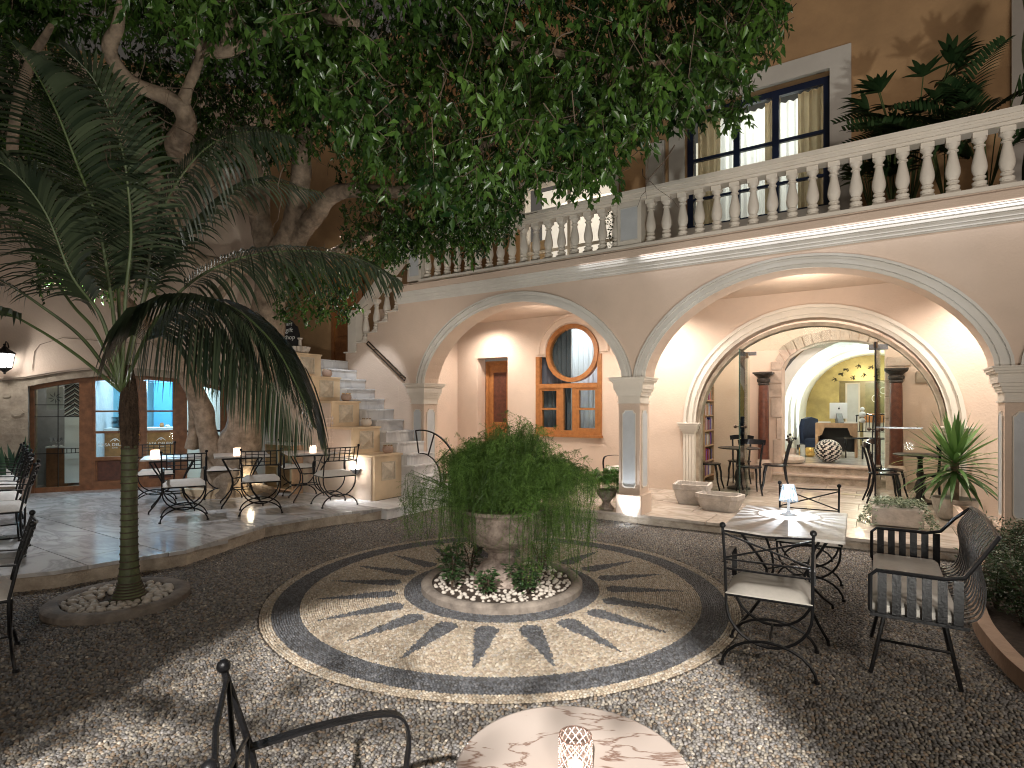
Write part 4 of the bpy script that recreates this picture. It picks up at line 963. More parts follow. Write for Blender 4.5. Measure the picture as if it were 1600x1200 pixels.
# ================================================================== furniture builders
def arc(cx_, cz_, rx, rz, a0, a1, n=10): return [(cx_ + rx * math.cos(R(a0 + (a1 - a0) * i / n)), cz_ + rz * math.sin(R(a0 + (a1 - a0) * i / n))) for i in range(n + 1)]
def iron_chair(name, label, style, loc, rz, group):
    """origin on the floor at the centre, the sitter looks towards +y"""
    c = thing(name, label, 'chair', loc, rz, group); w_, d_ = .238, .20
    SH = .44
    q = MB()
    # rear posts run down into a U
    for y, top in ((-d_, .88), (d_, None)):
        U = [(x, z) for x, z in arc(0, SH - .06, w_, .235, 180, 360, 14)]
        if y < 0:
            pts = [(-w_ - .005, y - .105, .865), (-w_, y - .04, .64), (-w_, y, SH)] + [(x, y, z) for x, z in U] + [(w_, y, SH), (w_, y - .04, .64), (w_ + .005, y - .105, .865)]
        else: pts = [(-w_, y, SH)] + [(x, y, z) for x, z in U] + [(w_, y, SH)]
        q.tube(pts, .0095, 6)
    q.tube([(0, -d_, .145), (0, d_, .145)], .008); q.build('frame', 'iron', c, True)
    for y in (-d_, d_):
        q = MB(); q.tube([(x, y + (.03 if y > 0 else -.03) * (1 - z / .2), z) for x, z in arc(0, .0, .26, .175, 180, 0, 12)], .0095, 6)
        for sx in (-.26, .26): q.lathe([(.016, 0), (.014, .02)], 8, (sx, y + (.03 if y > 0 else -.03)))
        q.build('leg', 'iron', c, True)
    for sx in (-1, 1):
        q = MB(); q.ball((sx * (w_ + .005), -d_ - .107, .88), .019); q.build('finial', 'iron', c, True)
        q = MB(); x = sx * w_
        q.bar(spline([(x, -d_ - .04, .64), (x, -.05, .657), (x, .13, .652), (x, .195, .62), (x, .212, .55), (x, .206, .49), (x, d_, SH)], 4), .032, .008, (1, 0, 0)); q.build('armrest', 'iron', c, True)
    q = MB()
    for x in np.linspace(-.2, .2, 5): q.tube([(x, -d_, SH - .015), (x, d_, SH - .015)], .005, 4)
    q.tube([(-w_, -d_, SH - .01), (w_, -d_, SH - .01), (w_, d_, SH - .01), (-w_, d_, SH - .01)], .009, 6, True)
    if style == 'x': q.tube([(x, d_ + .0, z) for x, z in arc(0, SH - .13, .18, .11, 0, 180, 10)], .008)
    q.build('seat_frame', 'iron', c, True)
    q = MB(); n = 8; vs = []
    def prof(u, v):
        e = 1 - max(abs(u), abs(v)) ** 6; return SH + .004 + (.058 if style == 'lattice' else .05) * (e ** .5)
    for i in range(n + 1):
        for j in range(n + 1): u = -1 + 2 * i / n; v = -1 + 2 * j / n; vs.append((u * .24, v * .215, prof(u, v)))
    m_ = len(vs); vs += [(x, y, SH) for x, y, z in vs]
    fs = [(i * (n + 1) + j, (i + 1) * (n + 1) + j, (i + 1) * (n + 1) + j + 1, i * (n + 1) + j + 1) for i in range(n) for j in range(n)]
    fs += [tuple(m_ + k for k in f[::-1]) for f in fs]
    for i in range(n):
        fs += [(i, i + 1, m_ + i + 1, m_ + i), (n * (n + 1) + i, m_ + n * (n + 1) + i, m_ + n * (n + 1) + i + 1, n * (n + 1) + i + 1)]
        fs += [(i * (n + 1), m_ + i * (n + 1), m_ + (i + 1) * (n + 1), (i + 1) * (n + 1)), (i * (n + 1) + n, (i + 1) * (n + 1) + n, m_ + (i + 1) * (n + 1) + n, m_ + i * (n + 1) + n)]
    q.add(vs, fs); q.build('cushion', 'cushion', c, True)
    q = MB(); by = lambda z: -d_ - .04 - .065 * (z - .64) / .225
    if style == 'lattice':
        for z_ in (.665, .855): q.bar([(-w_, by(z_), z_), (0, by(z_) - .03, z_), (w_, by(z_), z_)], .014, .010, (0, 0, 1))
        for z_ in (.715, .765, .812): q.bar([(-w_ + .06, by(z_), z_), (0, by(z_) - .03, z_), (w_ - .06, by(z_), z_)], .008, .012, (0, 0, 1))
        for x in np.linspace(-.185, .185, 6): yy = -.03 * (1 - abs(x) / w_); q.bar([(x, by(.665) + yy, .665), (x, by(.855) + yy, .855)], .012, .008, (1, 0, 0))
    else:
        for z_ in (.845, .60): q.tube([(-w_, by(z_), z_), (0, by(z_) - .012, z_ - (.012 if z_ > .7 else 0)), (w_, by(z_), z_)], .007)
        q.tube([(-w_, by(.66), .66), (w_, by(.66), .66)], .006)
        q.tube([(-w_, by(.83), .83), (w_, by(.67), .67)], .0065); q.tube([(-w_, by(.67), .67), (w_, by(.83), .83)], .0065)
    q.build('backrest', 'iron', c, True)
    return c
def facing(dx, dy): return math.atan2(-dx, dy)
def marble_table(name, label, loc, rz, wx, wy, mt, h=.74, group=None, th=.022):
    t = thing(name, label, 'table', loc, rz, group)
    MB().bbox(-wx, wx, -wy, wy, h - th, h, .004).build('tabletop', mt, t)
    lx, ly = wx * .72, wy * .72
    q = MB(); q.box(-lx, lx, -ly, -ly + .02, h - th - .03, h - th); q.box(-lx, lx, ly - .02, ly, h - th - .03, h - th); q.box(-lx, -lx + .02, -ly, ly, h - th - .03, h - th); q.box(lx - .02, lx, -ly, ly, h - th - .03, h - th)
    q.tube([(-lx * .45, -ly * .45, .24), (lx * .45, -ly * .45, .24), (lx * .45, ly * .45, .24), (-lx * .45, ly * .45, .24)], .008, 6, True)
    q.tube([(-lx * .45, -ly * .45, .40), (lx * .45, ly * .45, .40)], .006); q.tube([(lx * .45, -ly * .45, .40), (-lx * .45, ly * .45, .40)], .006)
    q.build('table_frame', 'iron', t)
    for sx in (-1, 1):
        for sy in (-1, 1):
            q = MB(); q.tube([(sx * lx * f, sy * ly * f, z) for f, z in ((1, h - th - .02), (.86, .62), (.62, .5), (.46, .40), (.45, .30), (.55, .2), (.8, .1), (1.02, .03), (1.03, .0))], .0105, 6); q.build('leg', 'iron', t, True)
    return t
TZ = .155
TR = 'iron and marble tables on the left terrace'; CG = 'iron lattice-back armchairs on the left terrace'
RZ = math.atan2(.27, .43)    # rotation of the terrace sets
for (x, y), lab in (((-4.75, 7.85), 'square marble table with candle cube nearest the palm trunk, blue light on its top'), ((-3.98, 8.25), 'square marble terrace table in front of the big tree trunk, between the two others'), ((-3.15, 8.72), 'square marble terrace table nearest the stair pedestals')):
    marble_table('terrace_table', lab, (x, y, TZ), RZ * .9, .36, .36, 'marble_top', group=TR)
lat = None
for (x, y), fd, lab in (
    ((-4.22, 7.22), (-.5, .86), 'lattice-back armchair with its back to us just right of the palm trunk'),
    ((-3.44, 7.68), (-.42, .9), 'lattice-back armchair with its back to us in front of the middle terrace table'),
    ((-2.62, 8.27), (-.62, .78), 'lattice-back armchair nearest the lowest stair pedestal, lit by the wall light'),
    ((-5.35, 8.42), (.5, -.86), 'lattice-back armchair partly behind the palm trunk, facing us at the leftmost terrace table'),
    ((-4.62, 8.98), (.45, -.89), 'lattice-back armchair in front of the tree planter, half hidden by the middle table'),
    ((-3.58, 9.35), (.5, -.86), 'lattice-back armchair against the plain side wall of the stairs, facing us')):
    rz = facing(*fd)
    if lat is None: lat = iron_chair('lattice_armchair', lab, 'lattice', (x, y, TZ), rz, CG)
    else: dup(lat, (x, y, TZ), rz, lab, CG)
CG2 = 'row of iron armchairs at the left edge of the terrace'
row = [((-5.02, 5.45), 'nearest lattice-back armchair in the row at the left edge of the terrace'), ((-5.62, 6.08), 'second nearest lattice-back armchair in the left row on the terrace'), ((-6.3, 6.85), 'middle lattice-back armchair of the left terrace row'), ((-6.95, 7.55), 'fourth lattice-back armchair of the left terrace row, before the sword-leaved plants'), ((-7.65, 8.3), 'farthest lattice-back armchair of the left row, beside the sword-leaved plants')]
for (p, lab) in row: dup(lat, (*p, TZ), facing(-.80, -.60), lab, CG2)
marble_table('terrace_table', 'marble table cut by the left frame edge in front of the row of armchairs', (-5.75, 5.0, TZ), RZ + .1, .34, .34, 'marble_top', group=TR)
marble_table('terrace_table', 'second marble table at the left frame edge, behind the nearest one of the armchair row', (-7.0, 6.3, TZ), RZ + .1, .34, .34, 'marble_top', group=TR)
dup(lat, (-3.33, 3.42, 0), facing(-.76, -.65), 'iron armchair cut off by the left frame edge on the dark pebbles', None)
xch = iron_chair('cross_back_armchair', 'X-back iron armchair with its back to us at the marble table with the crystal lamp', 'x', (1.64, 3.56, 0), facing(.48, .88), None)
dup(xch, (2.60, 4.92, 0), facing(-.48, -.88), 'X-back iron armchair behind the crystal lamp table, facing us')
dup(xch, tuple(F(-.62, 1.35, .13)), facing(-.75, -.6), 'X-back iron armchair under the left arch, behind the fern pot')
# foreground armchair, arched back
fc = dup(xch, (-.42, 1.46, 0), facing(.93, .42), 'black iron armchair cut off at the bottom of the picture, left of the round table')
marble_table('garden_table', 'rectangular marble-topped iron table with the lit crystal lamp', (2.085, 4.235, 0), math.atan2(-.52, .85), .38, .55, 'marble_top')
# ---- round marble table with pedestal in the foreground
rt = thing('round_table', 'round veined marble table with a lit cut-glass candle holder at the bottom of the picture', 'table', (.145, 1.335, 0))
q = MB(); q.lathe([(.262, .716), (.276, .719), (.282, .727), (.282, .733), (.276, .740), (.270, .741)], 64); q.build('tabletop', 'marble_table', rt, True)
q = MB(); q.lathe([(.03, .716), (.022, .66), (.018, .4), (.022, .15), (.05, .10), (.06, .08)], 14)
q.build('pedestal', 'iron', rt, True)
for k in range(3): a = R(90 + 120 * k); q = MB(); q.tube([(.03 * math.cos(a), .03 * math.sin(a), .13), (.16 * math.cos(a), .16 * math.sin(a), .08), (.24 * math.cos(a), .24 * math.sin(a), .015)], .013); q.build('foot', 'iron', rt, True)
ch_ = thing('candle_glass', 'glowing diamond-cut glass candle holder on the round marble table', 'candle holder', (.147, 1.30, .7412))
q = MB(); n = 28; rows = 11; vs = []
for i in range(rows + 1):
    for k in range(n):
        a = 2 * PI * (k + .5 * (i % 2)) / n; rr = .037; vs.append((rr * math.cos(a), rr * math.sin(a), .003 + .092 * i / rows))
fs = []
for i in range(rows):
    for k in range(n):
        a_, b_ = i * n + k, i * n + (k + 1) % n; c_, d_ = (i + 1) * n + k, (i + 1) * n + (k + 1) % n
        if i % 2 == 0: fs += [(a_, b_, c_), (b_, d_, c_)]
        else: fs += [(a_, b_, d_), (a_, d_, c_)]
# push facet centres outward: little pyramids, a diamond relief
base = len(vs)
nf = []
for f in fs:
    c_ = sum((Vector(vs[i]) for i in f), Vector()) / 3; l = math.hypot(c_.x, c_.y); c_.x *= .0405 / l; c_.y *= .0405 / l; vs.append(tuple(c_)); nf += [(f[0], f[1], len(vs) - 1), (f[1], f[2], len(vs) - 1), (f[2], f[0], len(vs) - 1)]
q.add(vs, nf); q.build('cut_glass', 'cutglass_lit', ch_)
q = MB()
for sg in (-1, 1):
    for k in range(13):
        q.tube([(.0385 * math.cos(2 * PI * k / 13 + sg * 1.9 * u), .0385 * math.sin(2 * PI * k / 13 + sg * 1.9 * u), .003 + .092 * u) for u in np.linspace(0, 1, 13)], .0011, 4)
q.build('diamond_ribs', 'candle_rib', ch_)
q = MB(); q.tube([(.037 * math.cos(a), .037 * math.sin(a), .096) for a in np.linspace(0, 2 * PI, 33)[:-1]], .0022, 6, True); q.build('rim', 'cutglass_lit', ch_, True)
q = MB(); q.lathe([(.020, .006), (.020, .03), (.017, .031)], 16); q.build('candle', 'wax', ch_)
q = MB(); q.lathe([(.001, .031), (.0045, .038), (.001, .052)], 8); q.build('flame', 'flame', ch_)
lamp('candle_light', 'POINT', (.147, 1.30, .7412 + .06), .22, (1, .76, .62), size=.015)
# ---- crystal table lamp
tl = thing('crystal_lamp', 'small lit crystal table lamp with a faceted shade on the rectangular marble table', 'lamp', (2.19, 4.44, .741))
q = MB(); q.lathe([(.048, 0), (.05, .008), (.02, .016), (.012, .03), (.010, .09), (.014, .12), (.010, .14)], 12); q.build('base', 'crystal_lit', tl)
q = MB(); n = 16; vs = []
for i, (rr, z_) in enumerate(((.066, .115), (.060, .15), (.052, .19), (.042, .235))):
    for k in range(n): a = 2 * PI * (k + .5 * (i % 2)) / n; vs.append((rr * math.cos(a), rr * math.sin(a), z_))
fs = []
for i in range(3):
    for k in range(n):
        a_, b_ = i * n + k, i * n + (k + 1) % n; c_, d_ = (i + 1) * n + k, (i + 1) * n + (k + 1) % n
        fs += ([(a_, b_, c_), (b_, d_, c_)] if i % 2 == 0 else [(a_, b_, d_), (a_, d_, c_)])
q.add(vs, fs); q.build('shade', 'crystal_clear', tl)
q = MB()
for k in range(18):
    a = 2 * PI * k / 18; c_, s_ = math.cos(a), math.sin(a)
    q.bar([(.0675 * c_, .0675 * s_, .112), (.061 * c_, .061 * s_, .15), (.053 * c_, .053 * s_, .19), (.043 * c_, .043 * s_, .237)], .0105, .003, (-s_, c_, 0))
q.build('ray_ribs', 'crystal_rib', tl)  # opaque ribs added to the shade so the bulb casts star rays
for rr, z_ in ((.0675, .113), (.043, .236)): q = MB(); q.tube([(rr * math.cos(a), rr * math.sin(a), z_) for a in np.linspace(0, 2 * PI, 37)[:-1]], .0022, 5, True); q.build('shade_ring', 'crystal_rib', tl)
q = MB(); q.ball((0, 0, .185), .010); q.build('bulb', 'bulb_cool', tl)
lamp('crystal_lamp_light', 'POINT', (2.19, 4.44, .741 + .16), 26, (.85, .93, 1), size=.002)
# ---- slatted bench
def garden_bench():
    bx = Vector((.545, .839, 0)); byv = Vector((-.839, .545, 0))   # length direction, facing direction
    L_, D_ = 1.28, .43; near_front = Vector((1.98, 3.10, 0)); near_back = near_front - byv * D_
    c = thing('slatted_bench', 'black metal slatted bench with a pale cushion and fanned back at the right', 'bench', near_back, math.atan2(bx.y, bx.x))
    # local frame: x = along the bench (away from us), y = towards the front (facing)
    ZB, ZA = .46, .70
    def rail(nm, pts, r=.012): q = MB(); q.tube(pts, r, 6); return q.build(nm, 'iron', c, True)
    for x in (0, L_):
        q = MB(); q.tube([(x, D_ - .02, ZB), (x, D_, ZB + .02), (x, D_, ZA - .03), (x, D_ - .03, ZA), (x, .10, ZA), (x, .02, ZA + .02), (x + (.04 if x == 0 else -.04), -.05, ZA + .12), (x + (.13 if x == 0 else -.13), -.13, ZA + .22)], .012, 6)
        q.bar([(x, D_, ZB), (x, 0, ZB)], .03, .018, (1, 0, 0)); q.build('arm_frame', 'iron', c, True)
        for k in range(6):
            y = D_ - .055 - k * .066; q = MB(); q.bar([(x, y, ZB), (x, y, ZA)], .042, .006, (0, 1, 0)); q.build('arm_slat', 'iron', c)
    N = 17
    top = lambda u: ZA + .22 + .03 * math.sin(PI * u)
    for k in range(N):
        u = (k + .5) / N; x = L_ * (.02 + .96 * u); xt = L_ * (.10 + .80 * u)
        q = MB(); q.bar(spline([(x, .05, ZB), (x, -.045, ZB + .05), (x * .6 + xt * .4, -.075, ZA - .06), (xt, -.06, ZA + .10), (xt, -.13, top(u))], 5), .026, .005, (1, 0, 0)); q.build('back_slat', 'iron', c, True)
    q = MB(); q.tube([(L_ * (.10 + .80 * u), -.13, top(u)) for u in np.linspace(0, 1, 12)], .013, 6); q.build('top_rail', 'iron', c, True)
    q = MB(); q.box(0, L_, .0, D_, ZB - .012, ZB); q.build('seat_frame', 'iron', c)
    q = MB(); q.bbox(.03, L_ - .03, .04, D_ - .01, ZB + .001, ZB + .065, .02); q.build('cushion', 'cushion', c, True)
    for x, dx in ((.38, -.05), (L_ - .38, .05)):
        for y, dy in ((.10, -.10), (D_ - .10, .10)):
            q = MB(); q.tube([(x, y, ZB - .01), (x + dx * .2, y + dy * .25, ZB - .08), (x + dx, y + dy, 0)], .011, 6); q.build('leg', 'iron', c, True)
        q = MB(); q.tube([(x + dx * .6, .04, .20), (x + dx * .6, D_ - .04, .20)], .008, 6); q.build('stretcher', 'iron', c, True)
    return c
garden_bench()
# ---- candle cubes and pots
cube0 = None
for (x, y), lab in (((-4.95, 7.78), 'glowing candle cube on the terrace table nearest the palm'), ((-4.0, 8.16), 'glowing candle cube on the middle terrace table'), ((-3.06, 8.62), 'glowing candle cube on the terrace table nearest the stairs')):
    z = TZ + .741
    if cube0 is None:
        cube0 = thing('candle_cube', lab, 'candle', (x, y, z), .3, 'candle cubes on the terrace tables')
        MB().bbox(-.045, .045, -.045, .045, 0, .10, .006).build('glass_cube', 'lit_cube', cube0)
        q = MB(); q.box(-.047, .047, -.047, .047, .085, .101); q.build('rim', 'cutglass_lit', cube0)
    else: dup(cube0, (x, y, z), .3, lab)
    lamp('cube_light', 'POINT', (x, y, z + .13), .9, (1, .66, .45), size=.03)
for i, (s_, z_) in enumerate(zip(pf, pz)):
    c = fthing('candle_pot', ['small clay candle pot on the lowest stair pedestal', 'small clay candle pot on the second stair pedestal from the ground', 'dark round candle pot on the middle stair pedestal', 'small dark candle pot on the second pedestal from the top', 'small clay candle pot before the top stair pedestal, lowest edge of its panel'][i], 'candle pot', s_ - .13, -.84, z_ + .001, 0, 'candle pots on the stair pedestals') if i < 4 else None
    if c is None: continue
    q = MB(); q.lathe([(.045, 0), (.075, .02), (.088, .055), (.085, .09), (.068, .118), (.06, .12), (.055, .10), (.03, .09)], 18); q.build('bowl', 'clay' if i != 1 else 'ceramic', c, True)
    q = MB(); 
    for k in range(9): a = 2 * PI * k / 9; q.ball((.066 * math.cos(a), .066 * math.sin(a), .125), .009, 6, 4)
    q.build('beaded_rim', 'brass', c)
c = fthing('candle_pot', 'small clay candle pot beside the topmost pedestal panel, higher than the others', 'candle pot', pf[3] + .25 - .40, -.80, pz[3] + .001, 0, 'candle pots on the stair pedestals') if False else None
# ---- blackboard sign on the top pedestal
bs = fthing('chalkboard_sign', 'black chalkboard with curly gift shop lettering and arrow on the top stair pedestal', 'sign', -6.05, -.98, 2.54, R(22))
q = MB(); q.slab([(-.22, 0), (.22, 0), (.20, .36), (.16, .50), (.12, .52), (.06, .60), (0, .63), (-.06, .60), (-.12, .52), (-.16, .50), (-.20, .36)], 'y', -.012, .012); q.build('board', 'black', bs)
for tx, z_, sz in (('art', .52, .10), ('gift', .40, .115), ('shop', .27, .115)): text(tx, sz, 'chalk', bs, (0, -.014, z_), (R(90), 0, 0), font_shear=.15)
q = MB(); q.box(-.008, .008, -.016, -.012, .06, .18); q.add([(-.03, -.0145, .16), (.03, -.0145, .16), (0, -.0145, .215)], [(0, 1, 2)]); q.build('arrow', 'chalk', bs)
MB().box(-.2, .2, -.02, .10, -.0, .015).build('foot', 'black', bs)
sh = fthing('ceramic_shell', 'white fluted ceramic shell bowl on the top stair pedestal', 'ornament', -5.82, -.93, 2.536)
q = MB(); n = 28; q.lathe([(.07, 0), (.12, .02), (.15, .07), (.16, .13), (.15, .13), (.10, .05)], n); 
q.v = [(x * (1 + .10 * math.cos(14 * math.atan2(y, x))), y * (1 + .10 * math.cos(14 * math.atan2(y, x))), z) for x, y, z in q.v]; q.build('bowl', 'ceramic', sh, True)
q = MB(); q.lathe([(.05, .10), (.03, .13), (.025, .25), (.045, .27), (.05, .29)], 12); q.build('stem', 'ceramic', sh, True)
# ---- stair wall lamp
wl = fthing('wall_lamp', 'half-round downlight on the side wall of the stairs, shining on the terrace floor', 'lamp', -3.98, -1.265, .60)
q = MB(); q.lathe([(.02, -.07), (.06, -.04), (.10, .02), (.10, .03)], 14); q.v = [(x, min(y, 0), z) for x, y, z in q.v]; q.build('shade', 'steel', wl, True)
MB().box(-.07, .07, -.06, -.005, .031, .036).build('bulb', 'bulb', wl)
lamp('wall_lamp_light', 'POINT', F(-3.98, -1.40, .66), 7, (1, .95, .86), size=.03)
lamp('wall_lamp_down', 'SPOT', F(-3.98, -1.42, .52), 14, (.95, .97, 1), F(-3.85, -1.55, .1), .04, 110, .6)
# ---- loggia: basins, fern pot, cart wheel
def basin(lab, s_, t_, lx, ly, h, rz, octo):
    b = fthing('stone_basin', lab, 'stone basin', s_, t_, .131, rz, 'old stone basins in the loggia')
    def ring(k, z): c = .25 if octo else .12; X, Y = lx * k, ly * k; return [(-X, -Y + c * Y * 2 * .5, z), (-X + c * X, -Y, z), (X - c * X, -Y, z), (X, -Y + c * Y, z), (X, Y - c * Y, z), (X - c * X, Y, z), (-X + c * X, Y, z), (-X, Y - c * Y, z)]
    lv = [ring(.72, 0), ring(.86, h * .35), ring(.95, h * .7), ring(1.0, h * .75), ring(1.0, h), ring(.86, h), ring(.78, h * .6)]
    q = MB(); q.add([p for r in lv for p in r], [(i * 8 + k, i * 8 + (k + 1) % 8, i * 8 + 8 + (k + 1) % 8, i * 8 + 8 + k) for i in range(6) for k in range(8)] + [tuple(range(7, -1, -1)), tuple(range(48, 56))]); q.build('bowl', 'basin_stone', b)
basin('square grey stone basin against the loggia wall, behind the oval one', .50, 1.35, .26, .24, .30, .1, False)
basin('low oval carved stone basin on the loggia floor right of the middle pillar', .98, .98, .30, .20, .23, -.15, True)
fp = fthing('fern_urn', 'small stone urn with a bright green fern left of the middle pillar', 'potted plant', -.40, .16, .131)
q = MB(); q.lathe([(.10, 0), (.10, .03), (.07, .06), (.055, .10), (.07, .13), (.13, .20), (.15, .26), (.16, .28), (.14, .28), (.12, .24)], 18); q.build('urn', 'urn_stone', fp, True)
def frond_leaves(c, N, rad, drop, rise, mat_, leaf, dens=40, arch=1.0):
    """arching fern fronds as many small leaflets"""
    P_, D_, U_, L_, W_ = [], [], [], [], []
    for i in range(N):
        a = random.uniform(0, 2 * PI); rr = rad * random.uniform(.5, 1.05); dz = drop * random.uniform(.3, 1.1); rs = rise * random.uniform(.4, 1.1)
        prev = None
        for k in range(dens):
            u = (k + 1) / dens; x = rr * (1 - (1 - u) ** 1.7); z = rs * math.sin(min(1, u * 1.35) * PI * .62) * 1.0 - dz * u ** 2.2
            p = Vector((c[0] + x * math.cos(a), c[1] + x * math.sin(a), c[2] + z))
            if prev is not None:
                t = (p - prev).normalized(); sd = t.cross(Vector((0, 0, 1))).normalized()
                for sg in (-1, 1):
                    P_.append(p); D_.append(sd * sg + t * .35 + Vector((0, 0, -.25))); U_.append((0, 0, 1)); L_.append(leaf * (1 - abs(u - .45) * 1.1) * random.uniform(.8, 1.2)); W_.append(leaf * .28)
            prev = p
    return P_, D_, U_, L_, W_
def mk_leaves(name, data, m, parent, fold=.1, kind='stuff', bend=.15, lo=0, hi=1):
    P_, D_, U_, L_, W_ = data; n = len(P_)
    me = leaves(name, np.array(P_, float), np.array(D_, float), np.array(U_, float), np.array(L_), np.array(W_), m, rng.uniform(lo, hi, n), fold, bend=bend)
    return link(name, me, parent, kind)
mk_leaves('fern_fronds', frond_leaves((0, 0, .34), 130, .33, .42, .30, 'leaf_boston', .042, 34), 'leaf_boston', fp)
whl = fthing('iron_wheel', 'curved iron cart-wheel rim with spokes leaning beside the left pillar', 'wheel', -3.42, -.10, .83)
q = MB(); q.bar([(x, 0, z) for x, z in arc(0, 0, .78, .78, 100, -20, 18)], .03, .02, (0, 1, 0)); q.bar([(x, 0, z) for x, z in arc(0, 0, .40, .40, 100, -20, 14)], .025, .015, (0, 1, 0)); q.build('rim', 'iron', whl)
for a in (100, 70, 40, 10): q = MB(); q.bar([(.40 * math.cos(R(a)), 0, .40 * math.sin(R(a))), (.78 * math.cos(R(a)), 0, .78 * math.sin(R(a)))], .02, .015, (0, 1, 0)); q.build('spoke', 'iron', whl)
whl.location = F(-3.42, -.38, .43)
# ---- central urn bed
ub = thing('urn_bed', 'round stone-kerbed bed of white pebbles at the centre of the sun medallion', 'planting bed', tuple(MC))
def kerb(parent, R0, w_, h, m, sy=1, n=64):
    q = MB(); pr = [(R0 - w_, 0), (R0 - w_, h * .7), (R0 - w_ + w_ * .25, h * .95), (R0 - w_ * .5, h), (R0 - w_ * .2, h * .92), (R0, h * .65), (R0, -.01)]
    vs = [(r_ * math.cos(2 * PI * k / n), r_ * math.sin(2 * PI * k / n) * sy, z) for r_, z in pr for k in range(n)]
    q.add(vs, [(i * n + k, i * n + (k + 1) % n, (i + 1) * n + (k + 1) % n, (i + 1) * n + k) for i in range(len(pr) - 1) for k in range(n)]); return q.build('kerb', m, parent, True)
kerb(ub, .715, .095, .070, 'kerb_stone')
q = MB(); q.lathe([(.61, .0), (.61, .045)], 40); q.build('soil', 'soil', ub)
def stone_meshes(nm, k=6):
    out = []
    for i in range(k):
        bm = bmesh.new(); bmesh.ops.create_icosphere(bm, subdivisions=2, radius=1)
        for v in bm.verts: d = 1 + .22 * noise.noise(v.co * 1.3 + Vector((i * 5, 0, 0))); v.co = Vector((v.co.x * d, v.co.y * d * .78, v.co.z * d * .62))
        me = bpy.data.meshes.new(nm); bm.to_mesh(me); bm.free(); me.materials.append(MATS['white_stone']); me.polygons.foreach_set('use_smooth', [True] * len(me.polygons)); out.append(me)
    return out
STN = stone_meshes('white_stone')
def scatter_stones(parent, N, r0, r1, z, s0, s1, sy=1, avoid=0):
    pts = []; tries = 0
    while len(pts) < N and tries < N * 60:
        tries += 1; a = random.uniform(0, 2 * PI); rr = math.sqrt(random.uniform(r0 * r0, r1 * r1)); x, y = rr * math.cos(a), rr * math.sin(a) * sy; s_ = random.uniform(s0, s1)
        if all((x - p[0]) ** 2 + (y - p[1]) ** 2 > ((s_ + p[2]) * .78) ** 2 for p in pts): pts.append((x, y, s_))
    for x, y, s_ in pts: piece(random.choice(STN), 'white_stone', parent, (x, y, z + s_ * .25), (random.uniform(-.4, .4), random.uniform(-.4, .4), random.uniform(0, 6.3)), (s_, s_, s_))
scatter_stones(ub, 298, .26, .60, .045, .014, .028)
ur = thing('stone_urn', 'weathered stone urn overflowing with feathery fern in the middle of the courtyard', 'urn', (MC.x, MC.y, .045))
q = MB(); q.box(-.24, .24, -.24, .24, 0, .06); q.build('base_block', 'urn_stone', ur)
q = MB(); q.lathe([(.235, .06), (.24, .10), (.20, .13), (.19, .15), (.13, .19), (.12, .27), (.14, .285), (.15, .30), (.14, .31)], 28); q.build('stem', 'urn_stone', ur, True)
q = MB(); q.lathe([(.14, .30), (.24, .34), (.32, .40), (.355, .47), (.36, .54), (.345, .60), (.36, .62), (.39, .63), (.39, .66), (.34, .66), (.32, .60), (.05, .58)], 36); q.build('bowl', 'urn_stone', ur, True)
q = MB(); q.tube([(.33 + .0, .0, .58), (.44, 0, .60), (.45, 0, .50), (.36, 0, .44)], .02); q.tube([(-.33, .0, .58), (-.44, 0, .60), (-.45, 0, .50), (-.36, 0, .44)], .02); q.build('handle', 'urn_stone', ur, True)
